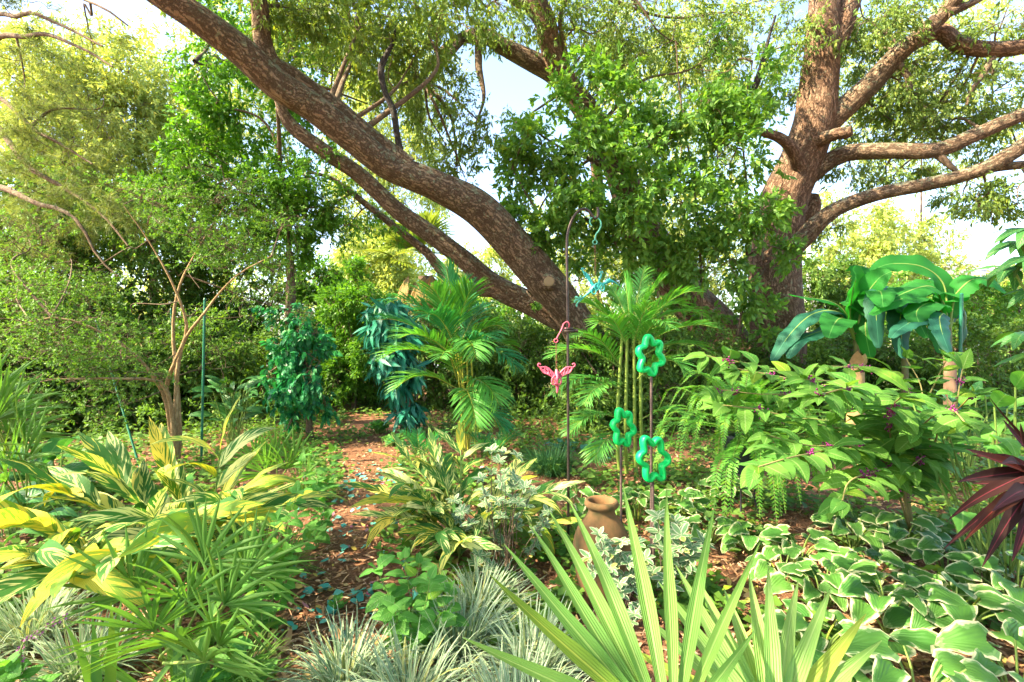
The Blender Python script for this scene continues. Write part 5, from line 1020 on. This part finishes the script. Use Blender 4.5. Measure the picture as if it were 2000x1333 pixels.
# ---- fern on its pot
L_fern = leafmat('fern_leaflets', (0.07, 0.24, 0.035), (0.14, 0.36, 0.05), .38, .45, .4, tcol=(1.5, 1.5, .5))
b = np.array([(1450 - 1000) / 1000 * 4.25, 4.25, .42])
ST = thing('plant_stand', 'low dark metal stand carrying the fern pot', 'plant stand', (b[0], b[1], 0)); M_iron0 = plain('stand_iron', (0.03, 0.03, 0.035), .5, .5)
a_ = np.linspace(0, 6.2832, 24); mb = MB(); mb.tube(np.stack([b[0] + .13 * np.cos(a_), b[1] + .13 * np.sin(a_), np.full(24, .413)], -1), .007, 6, cap=False); mb.build('ring', M_iron0, ST)
for k in range(3):
    q = np.array([math.cos(k * 2.09), math.sin(k * 2.09), 0]); g_ = np.array([b[0], b[1], 0]); mb = MB(); mb.tube(catmull([g_ + q * .13 + [0, 0, .41], g_ + q * .10 + [0, 0, .2], g_ + q * .17], 10), .008, 6); mb.build('leg', M_iron0, ST)
t_ = thing('boston_fern', 'bushy fern with arching fronds spilling over a dark blue pot under the beautyberry leaves', 'plant', b)
M_pot = plain('dark_blue_pot', (0.012, 0.02, 0.032), .4, nscale=8)
mb = MB(); pr = [(0, .0, .12), (0, .02, .13), (0, .22, .15), (0, .28, .16), (0, .30, .17), (0, .32, .165), (0, .30, .14), (0, .26, .12)]
mb.tube([b + [0, 0, z] for _, z, r_ in pr], [r_ for _, z, r_ in pr], 28, 0); mb.build('pot', M_pot, t_)
crn = b + [0, 0, .34]; LFf = leaf('lance', 3, 3, 1.0, .05, .3)
for k in range(100):
    a = k * 2.4 if k < 78 else rnd.uniform(-2.6, -.5); el = rnd.uniform(-.25, 1.3) if k < 78 else rnd.uniform(-.3, .35); Lk = rnd.uniform(.5, .78); d = dirof(a, el); h = dirof(a, 0); mb = MB()
    e1 = crn + d * Lk * .5; e2 = crn + d * Lk * .75 + h * Lk * .2 + [0, 0, -.02]; e3 = e2 + h * Lk * .2 + [0, 0, -.24 * (1.5 - el)]
    feather(mb, catmull([crn, e1, e2, e3], 20), 40, .062, .15, vee=.1, start=.1, r=.003, T=LFf, ang=1.35); mb.build('frond', [L_fern, L_stem], t_)

# ---- dark red cordyline, right edge
L_cor = leafmat('dark_red_leaves', (0.022, 0.014, 0.012), (0.06, 0.016, 0.02), .15, .6, .2, 'midrib', (0.15, 0.03, 0.045), tcol=(2.0, .5, .5))
b = np.array([2.45, 2.4, 0]); t_ = thing('cordyline', 'dark red long-leaved plant at the right edge above the hostas', 'plant', b); mb = MB(); top = at(2030, 960, 2.4); mb.tube(catmull([b, top], 10), .02, 8); mb.build('stem', twig_bark, t_); mb = MB()
for k, (x, y, Y, w_) in enumerate([(1935, 760, 2.3, .03), (1888, 830, 2.1, .032), (1865, 910, 2.0, .03), (1850, 975, 2.2, .028), (1880, 1000, 2.0, .03), (1920, 1060, 2.1, .03), (1900, 870, 2.5, .03), (1960, 800, 2.6, .03), (1990, 780, 2.1, .032), (1840, 1050, 2.3, .02), (1950, 870, 1.9, .035), (1940, 950, 1.9, .035), (1980, 1080, 2.1, .03), (2060, 800, 2.2, .03), (1900, 930, 2.4, .03)]):
    e = at(x, y, Y); s_ = top + (e - top) * .05 + [0, 0, .1 * rnd.random()]; ribbon(mb, s_, e, w_, .12 * rnd.uniform(.4, 1.6), k, .4, base_w=.4)
mb.build('foliage', L_cor, t_)
# ---- broad dark plants
L_dark = leafmat('glossy_dark_leaves', (0.025, 0.10, 0.03), (0.06, 0.20, 0.05), .25, .3, .55, 'midrib', (0.14, 0.28, 0.08), veins=60.0, tcol=(1.5, 1.6, .5))
DT = [leaf('lance', 9, 5, .17, .3, b_, .08, s_) for b_, s_ in ((.5, 1), (.9, 2), (1.3, 3))]
def clump(name, label, b, n, L, h, mat, T=DT, group=None, cat='plant', lean=(0, 0, 0), up_el=(.2, 1.3)):
    b = np.asarray(b, float); t_ = thing(name, label, cat, b, group); mb = MB(); sb = MB()
    for k in range(n):
        a = k * 2.4 + rnd.random() * .5; el = rnd.uniform(*up_el); st_ = b + rs.normal(0, .06, 3) * [1, 1, 0]; e = st_ + nrm(dirof(a, el) * .5 + [0, 0, 1]) * h * rnd.uniform(.4, 1.0) + np.array(lean) * rnd.random()
        sb.tube(catmull([st_, (st_ + e) / 2 + [0, 0, .02], e], 8), .005, 5, cap=False); put(mb, T[rnd.randrange(len(T))], e, nrm(dirof(a, el * .6) + [0, -.15, .1]), nrm(np.array([0, -.4, 1]) + rs.normal(0, .3, 3)), L * rnd.uniform(.7, 1.15))
    sb.build('stems', L_stem, t_); mb.build('foliage', mat, t_)
clump('cast_iron_plant', 'broad dark green leaves under the spiky palm at the left edge', gp(90, 985), 26, .42, .5, L_dark)
clump('cast_iron_plant', 'dark drooping leaves left of the large ginger, by red mulch', gp(35, 1050), 16, .32, .3, L_dark)
clump('glossy_shrub', 'glossy broad-leaved plant between the green stake and the artificial ficus', gp(455, 880), 46, .30, 1.0, L_dark)
clump('blue_ground_plant', 'low blue-green plant behind the urn', gp(1160, 900), 60, .12, .15, L_bluec, WT)
clump('blue_ground_plant', 'low blue-green leaf patch at the left of the ribbed stakes', gp(1100, 885), 50, .11, .12, L_bluec, WT)
clump('broad_leaf_plant', 'broad-leaved light green plant at the right edge, beside the beautyberry', np.array([2.95, 3.1, 0]), 34, .34, 1.3, L_weed, DT, lean=(-.2, 0, 0))
clump('broad_leaf_plant', 'dark glossy plant right of the beautyberry stem, in front of the wooden post', gp(1880, 930), 34, .26, .9, L_dark, DT)
clump('low_green_plant', 'low sunlit green clump where the path disappears', gp(740, 845), 70, .11, .15, L_weed, WT)
clump('low_green_plant', 'low leafy clump at the right side of the sunlit path', gp(770, 870), 60, .09, .12, L_weed, WT)
# overhanging branch at the right edge
b = np.array([2.75, 2.35, 0]); t_ = thing('schefflera', 'dark finger-leaved branches hanging into the right edge above the banana leaves', 'plant', b); sb = MB(); mb = MB()
for k, (x, y, Y) in enumerate([(2010, 445, 2.2), (1990, 470, 2.3), (1975, 520, 2.2), (2020, 500, 2.1), (2030, 690, 2.2), (2000, 650, 2.3), (2040, 560, 2.2)]):
    e = at(x, y, Y); Q = catmull([b, b * .4 + e * .6 + [.15, 0, .1], e], 20); sb.tube(Q, np.linspace(.016, .005, 20), 6)
    for q in range(8):
        a = 6.28 * q / 8; put(mb, DT[q % 3], e, nrm(np.array([math.cos(a), math.sin(a) * .7, rnd.uniform(-.35, .1)])), (0, -.3, 1), .15 * rnd.uniform(.8, 1.2))
sb.build('stems', L_stem, t_); mb.build('foliage', L_dark, t_)

# ================================================================ ORNAMENTS
M_terra = plain('weathered_terracotta', (0.20, 0.095, 0.038), .95, nscale=9, c2=(0.06, 0.055, 0.018), bump=1.0)
b = gp(1175, 1172); URN = thing('terracotta_urn', 'weathered terracotta urn with a thick rolled rim, standing among the white-edged rosettes', 'urn', b)
mb = MB(); pr = [(.0, .12), (.03, .135), (.12, .165), (.26, .192), (.36, .193), (.44, .168), (.50, .125), (.535, .098), (.56, .09), (.572, .092), (.58, .105), (.592, .116), (.606, .118), (.62, .110), (.626, .098), (.618, .088), (.59, .078), (.55, .082), (.48, .12), (.3, .17), (.1, .14)]
P = catmull([np.array([0, z, r_]) for z, r_ in [(z_ * .93, q_ * .84) for z_, q_ in pr]], 90); zz = P[:, 1]; rr = P[:, 2]; nn_ = 48; th = np.linspace(0, 6.28318, nn_, endpoint=False)
rg = rr[:, None] * (1 + np.where((zz[:, None] > .1) & (zz[:, None] < .36), .006 * np.sin(zz[:, None] * 260 + 2 * np.sin(th[None] * 2)), 0))
V = np.stack([b[0] + rg * np.cos(th), b[1] + rg * np.sin(th), np.repeat(zz[:, None], nn_, 1)], -1); i = np.arange(89)[:, None] * nn_; j = np.arange(nn_)[None]
mb.add(V.reshape(-1, 3), np.stack([i + j, i + (j + 1) % nn_, i + nn_ + (j + 1) % nn_, i + nn_ + j], -1).reshape(-1, 4)); mb.build('body', M_terra, URN)
mb = MB(); a_ = np.linspace(0, 6.28318, 40); mb.tube(np.stack([b[0] + .164 * np.cos(a_), b[1] + .164 * np.sin(a_), np.full(40, .29)], -1), .006, 6, cap=False); mb.build('relief_band', M_terra, URN)

# shepherd's hook
M_iron = plain('dark_iron', (0.075, 0.055, 0.05), .45, .6, nscale=40, bump=.2)
HY = 3.7; b = np.array([(1110 - 1000) / 1000 * HY, HY, 0]); HK = thing('shepherd_hook', 'tall dark iron hook pole with a curled top, standing left of the urn', 'hook', b)
mb = MB(); Q = catmull([b + [0, 0, -.03], at(1110, 900, HY), at(1109, 700, HY), at(1108, 560, HY), at(1107, 480, HY), at(1110, 450, HY), at(1120, 424, HY), (at(1135, 409, HY)), at(1148, 410, HY), at(1156, 420, HY), at(1161, 427, HY), at(1167, 424, HY), at(1168, 412, HY), at(1167, 405, HY)], 120)
mb.tube(Q, .0095, 10); mb.build('pole', M_iron, HK)
mb = MB(); c = at(1110, 646, HY)
for z, r_ in ((0, .045), (.018, .035)): mb.tube([c + [0, 0, z - .006], c + [0, 0, z + .006]], r_, 16)
mb.tube([c + [.0, 0, 0], c + [.07, -.01, .0]], .012, 8); mb.tube([c, c + [-.06, 0, .008]], .012, 8); mb.build('clamp', M_iron, HK)
def s_hook(mb, top, s_, mirror=1):
    pts = []
    for a in np.linspace(-.6, 3.7, 12): pts.append([mirror * -.028 * math.cos(a) * 1.2, 0, .028 * math.sin(a)])
    pts += [[mirror * .022, 0, -.04], [mirror * -.008, 0, -.075], [mirror * -.004, 0, -.10]]
    for a in np.linspace(1.57, 7.5, 9): pts.append([.016 * math.cos(a), 0, -.117 + .016 * math.sin(a)])
    P = np.array(pts) * s_ + top; mb.tube(catmull(P, 70), .0045, 7); return P
def chain(mb, a, b_, link=.02):
    n = int(np.linalg.norm(b_ - a) / (link * .72)); 
    for k in range(n):
        c = a + (b_ - a) * (k + .5) / n; t_ = np.linspace(0, 6.2832, 11); u = np.array([1.0, 0, 0]) if k % 2 else np.array([0, 1.0, 0])
        mb.tube(c + np.outer(np.cos(t_), u) * link * .25 + np.outer(np.sin(t_), [0, 0, 1]) * link * .5, .0014, 5, cap=False)
def wing(mb, root, tip, drop, w_, n=5):
    root = np.asarray(root, float); tip = np.asarray(tip, float); lead = catmull([root, root * .5 + tip * .5 + [0, 0, w_ * .45], tip], 16); mb.tube(lead, np.linspace(.009, .005, 16), 7)
    c_ = [tip]
    for k in range(n):
        f = k / n; q = lead[int(15 * (1 - f) * .95)]; e = q + np.array([(root - tip)[0] * .16, -.004, -w_ * (.45 + .55 * math.sin(math.pi * (f * .8 + .15)))])
        mb.tube(catmull([q, q * .5 + e * .5 + [(tip - root)[0] * .04, 0, 0], e], 8), np.linspace(.0065, .004, 8), 6); c_.append(e)
    c_.append(root); edge = catmull(c_, 26); mb.tube(edge, .004, 6)
    m_ = 14; L_ = catmull(lead[::-1], m_); E_ = catmull(edge[::-1], m_); V = np.concatenate([L_ + [0, .003, 0], E_ + [0, .003, 0], L_ + [0, -.003, 0], E_ + [0, -.003, 0]])
    mb.add(V, [[k, k + 1, m_ + k + 1, m_ + k] for k in range(m_ - 1)] + [[2 * m_ + k, 3 * m_ + k, 3 * m_ + k + 1, 2 * m_ + k + 1] for k in range(m_ - 1)])
M_pink = plain('pink_cast_iron', (0.62, 0.10, 0.18), .45, nscale=60, c2=(0.40, 0.07, 0.13), bump=.4); M_teal = plain('teal_cast_iron', (0.02, 0.38, 0.36), .45, nscale=60, c2=(0.02, 0.24, 0.27), bump=.4); M_rust = plain('rusty_chain', (0.20, 0.08, 0.05), .8, nscale=80)
M_mint = plain('mint_hook', (0.10, 0.42, 0.30), .5, nscale=60, c2=(0.06, 0.3, 0.24))
# pink hanging figure
top = at(1106, 641, HY - .03); PK = thing('hanging_ornament', 'pink cast figure with raised wings, hanging by a rusty chain left of the pole', 'ornament', top)
mb = MB(); e = at(1086, 672, HY - .03); Q = catmull([at(1101, 632, HY - .01), at(1108, 628, HY - .03), at(1112, 634, HY - .03), at(1110, 641, HY), at(1104, 641, HY - .03)], 20); mb.tube(Q, .005, 7)
mb.tube(catmull([at(1101, 632, HY - .01), at(1096, 645, HY - .03), at(1090, 656, HY - .03), at(1087, 662, HY - .03)], 16), .005, 7); a_ = np.linspace(0, 6.3, 18); mb.tube(np.stack([e[0] + .0 + .013 * np.cos(a_), np.full(18, e[1]), e[2] + .024 + .013 * np.sin(a_)], -1), .004, 6); mb.build('hook', M_pink, PK)
mb = MB(); chain(mb, e + [0, 0, .012], at(1087, 722, HY - .03)); mb.build('chain', M_rust, PK)
mb = MB(); r0 = at(1087, 728, HY - .03)
mb.tube(catmull([at(1087, 721, HY - .03), at(1088, 735, HY - .04), at(1086, 747, HY - .04), at(1089, 755, HY - .03), at(1088, 768, HY - .03)], 20), [.008, .011, .014, .016, .016, .015, .016, .018, .018, .017, .016, .015, .014, .013, .013, .012, .011, .009, .007, .003], 9)
for sx in (-1, 1): mb.tube(catmull([at(1087 + 3 * sx, 733, HY - .05), at(1087 + 9 * sx, 741, HY - .06), at(1087 + 7 * sx, 751, HY - .06), at(1087 + 1 * sx, 748, HY - .06), at(1087 + 3 * sx, 742, HY - .06)], 16), .006, 6)
mb.tube(catmull([at(1087, 728, HY - .05), at(1089, 738, HY - .08), at(1088, 750, HY - .07)], 10), np.linspace(.012, .004, 10), 8); mb.build('body', M_pink, PK)
for sx in (-1, 1):
    mb = MB(); wing(mb, at(1087 + 3 * sx, 733, HY - .03), at(1087 + 33 * sx, 717, HY - .03), 0, .055)
    tq = at(1087 + 33 * sx, 717, HY - .03); mb.tube(catmull([tq, tq + [sx * .012, 0, .012], tq + [sx * .006, 0, .026], tq + [-sx * .008, 0, .018]], 10), .006, 6); mb.build('wing', M_pink, PK)
# teal bird
top = at(1165, 427, HY); TB = thing('hanging_ornament', 'teal cast hummingbird with curled wings, hanging from the curled top of the pole', 'ornament', top)
mb = MB(); Pq = catmull([at(1156, 441, HY), at(1152, 436, HY), at(1153, 428, HY), at(1160, 424, HY), at(1170, 428, HY), at(1174, 438, HY), at(1170, 450, HY), at(1164, 458, HY), at(1162, 468, HY)], 40); mb.tube(Pq, .0055, 7); e = at(1162, 473, HY); mb.tube(np.stack([e[0] + .016 * np.cos(a_), np.full(18, HY), e[2] + .016 * np.sin(a_)], -1), .004, 6, cap=False); mb.build('hook', M_mint, TB)
mb = MB(); chain(mb, at(1162, 477, HY), at(1163, 536, HY)); mb.build('chain', M_rust, TB)
mb = MB(); Qb = catmull([at(1198, 551, HY), at(1190, 548, HY), at(1182, 553, HY), at(1172, 556, HY), at(1160, 562, HY), at(1152, 570, HY), at(1140, 580, HY), at(1130, 590, HY)], 30); mb.tube(Qb, [.007, .009, .012, .016, .018, .016, .011, .009, .008, .010, .013, .017, .02, .022, .022, .021, .02, .018, .015, .012, .01, .008, .007, .006, .006, .006, .006, .006, .006, .005], 9)
mb.tube(catmull([at(1193, 547, HY), at(1202, 552, HY), at(1212, 559, HY)], 8), np.linspace(.007, .001, 8), 6)
for x, y in ((1166, 560), (1172, 558), (1176, 562), (1160, 568)): c = at(x, y, HY - .02); mb.tube(np.stack([c[0] + .016 * np.cos(a_), np.full(18, c[1]), c[2] + .024 * np.sin(a_)], -1), .0045, 6, cap=False)
mb.build('body', M_teal, TB)
for (rx, ry, tx, ty) in ((1160, 560, 1138, 529), (1168, 556, 1175, 536)):
    mb = MB(); wing(mb, at(rx, ry, HY), at(tx, ty, HY), 0, .05 if tx < 1150 else .03, 6); tq = at(tx, ty, HY); mb.tube(catmull([tq, tq + [-.01, 0, .01], tq + [0, 0, .02], tq + [.01, 0, .01]], 8), .005, 6); mb.build('wing', M_teal, TB)
mb = MB()
for x, y in ((1124, 580), (1122, 588), (1126, 596), (1134, 578)): q = at(x, y, HY); mb.tube(catmull([at(1133, 586, HY), (at(1133, 586, HY) + q) / 2 + [0, -.01, .006], q, q + [.006, 0, -.008]], 10), np.linspace(.006, .008, 10), 6)
mb.build('tail', M_mint, TB)

# green blossom stakes
M_green = plain('glossy_green_plastic', (0.0, 0.55, 0.12), .42, nscale=5, var=.04, spec=.5)
M_rebar = plain('ribbed_steel', (0.13, 0.085, 0.075), .6, .3, nscale=60, c2=(0.07, 0.05, 0.05))
def rebar(mb, a, b_):
    n = int(np.linalg.norm(b_ - a) / .0045); t_ = np.linspace(0, 1, n)[:, None]; mb.tube(a * (1 - t_) + b_ * t_, .0085 * (1 + .16 * (np.arange(n) % 3 == 0)), 10)
def ring(mb, c, w_, h, tilt=0.0, yaw=.35, seed=0, dep=.026):
    t_ = np.linspace(0, 6.28318, 150, endpoint=False); lob = 1 + .20 * np.cos(6 * t_ + 1.6) + .04 * np.cos(3 * t_ + seed); x = w_ * lob * np.cos(t_); z = h * lob * np.sin(t_)
    P0 = np.stack([x, z], -1); T = nrm(np.roll(P0, -1, 0) - np.roll(P0, 1, 0)); N = np.stack([T[:, 1], -T[:, 0]], -1); V = []; m_ = 14; ct, st_ = math.cos(tilt), math.sin(tilt); cy, sy = math.cos(yaw), math.sin(yaw)
    for k in range(150):
        for q in range(m_):
            a = 6.28318 * q / m_; ca, sa = math.cos(a), math.sin(a); o1 = .017 * np.sign(ca) * abs(ca) ** .7; o2 = dep * np.sign(sa) * abs(sa) ** .7
            px_, pz = P0[k] + N[k] * o1; X_, Z_ = px_ * ct - pz * st_, px_ * st_ + pz * ct; V.append([c[0] + X_ * cy - o2 * sy, c[1] + X_ * sy + o2 * cy, c[2] + Z_])
    i = np.arange(150)[:, None] * m_; i2 = ((np.arange(150) + 1) % 150)[:, None] * m_; j = np.arange(m_)[None]; j2 = (j + 1) % m_
    mb.add(V, np.stack([i + j, i + j2, i2 + j2, i2 + j], -1).reshape(-1, 4))
SY = 3.3
for lab, px, top, py, cx, w_, h, tl_, Y in [('tall ribbed steel stake topped by the highest green blossom outline', 1272, 733, 695, 1270, .082, .108, -.05, SY + .12),
                               ('short ribbed steel stake with the left, middle-height green blossom outline', 1213, 872, 835, 1217, .068, .105, .10, SY + .2),
                               ('ribbed steel stake with the lowest green blossom outline, nearest the fan palm', 1277, 938, 896, 1276, .088, .125, .28, SY - .05)]:
    g0 = at(px, 900, Y); g0[2] = -.05; t_ = thing('blossom_stake', lab, 'garden stake', (g0[0], g0[1], 0), 'green blossom stakes')
    mb = MB(); rebar(mb, g0, at(px + (0 if px < 1275 else -2), top, Y)); mb.build('rod', M_rebar, t_); mb = MB(); ring(mb, at(cx, py, Y), w_, h, tl_); mb.build('blossom', M_green, t_)

# plain green garden stakes, posts, far things
M_stake = plain('green_stake_paint', (0.01, 0.16, 0.09), .45, nscale=30)
for lab, p0, p1, r_ in [('tall upright green garden stake left of the artificial ficus', (393, 905, 6.2), (400, 585, 6.2), .014), ('slanted green stake half hidden in the fine-leaved shrub', (275, 890, 6.0), (188, 628, 6.4), .012), ('thin dark green stake behind the tan stems', (350, 880, 6.6), (334, 605, 6.6), .012), ('green stake standing right of the banana plants', (1872, 820, 7.6), (1878, 575, 7.6), .022)]:
    a = at(*p0); a[2] = -.02; e = at(*p1); mb = MB(); n = 40; t_ = np.linspace(0, 1, n)[:, None]; mb.tube(a * (1 - t_) + e * t_, r_ * (1 + .12 * (np.arange(n) % 4 == 0)), 8)
    mb.tube([e, e + nrm(e - a) * .02], [r_ * 1.3, r_ * .6], 8); o = mb.build('garden_stake', M_stake); tag(o, lab, 'garden stake', group='green garden stakes')
M_post = plain('raw_wood', (0.26, 0.16, 0.10), .85, nscale=12, c2=(0.28, 0.17, 0.1), bump=.3)
a = at(1855, 890, 6.4); a[2] = 0; mb = MB(); mb.tube(catmull([a + [0, 0, -.02], a + [.01, 0, .5], a + [0, 0, 1.32]], 20), np.linspace(.075, .065, 20), 14, 0, .05); mb.tube([a + [0, 0, 1.32], a + [0, 0, 1.335]], [.065, .05], 14); tag(mb.build('wooden_post', M_post), 'bare pinkish wooden post behind the beautyberry at the right', 'post')
M_white = plain('white_paint', (0.78, 0.78, 0.76), .5, nscale=6, var=.05); M_roof = plain('grey_shingle', (0.34, 0.33, 0.32), .9, nscale=30); M_glass = plain('dark_glass', (0.05, 0.06, 0.07), .1, nscale=3)
def box(mb, x0, x1, y0, y1, z0, z1, mat=0):
    V = [[x, y, z] for z in (z0, z1) for y in (y0, y1) for x in (x0, x1)]; mb.add(V, [[0, 2, 3, 1], [4, 5, 7, 6], [0, 1, 5, 4], [2, 6, 7, 3], [0, 4, 6, 2], [1, 3, 7, 5]], None, mat)
def flat(o):
    o.data.polygons.foreach_set('use_smooth', [False] * len(o.data.polygons)); return o
p_ = at(1579, 600, 18); LP = thing('mailbox_post', 'white far post with a small white box, right of the big trunk', 'post', (p_[0], 18, 0)); mb = MB(); box(mb, p_[0] - .05, p_[0] + .05, 17.95, 18.05, 0, at(0, 440, 18)[2]); flat(mb.build('post', M_white, LP)); mb = MB(); box(mb, p_[0] - .22, p_[0] + .1, 17.7, 17.94, at(0, 612, 18)[2], at(0, 575, 18)[2]); flat(mb.build('box', M_white, LP))
HX = at(1960, 0, 34)[0]; H_ = thing('house', 'pale house with a grey pitched roof, far off at the right edge', 'house', (HX, 38, 0)); mb = MB(); box(mb, HX - 3.5, HX + 9, 34, 42, 0, 4.6); flat(mb.build('wall', M_white, H_))
mb = MB(); V = [[HX - 4.2, 33.3, 4.5], [HX + 10, 33.3, 4.5], [HX + 10, 42.7, 4.5], [HX - 4.2, 42.7, 4.5], [HX - .5, 38, 7.2], [HX + 10, 38, 7.2]]; mb.add(V[:], [[0, 1, 5, 4], [2, 3, 4, 5]]); mb.add(V[:], [[3, 0, 4], [1, 2, 5]]); mb.add(V[:4], [[3, 2, 1, 0]]); flat(mb.build('roof', M_roof, H_))
for k in range(3):
    x = HX - 2 + k * 2.6; mb = MB(); box(mb, x, x + 1.2, 33.93, 33.99, 1.6, 3.2); w_ = flat(mb.build('window', M_white, H_)); mb = MB(); box(mb, x + .1, x + 1.1, 33.9, 33.925, 1.7, 3.1); g_ = flat(mb.build('pane', M_glass, H_)); g_.parent = w_
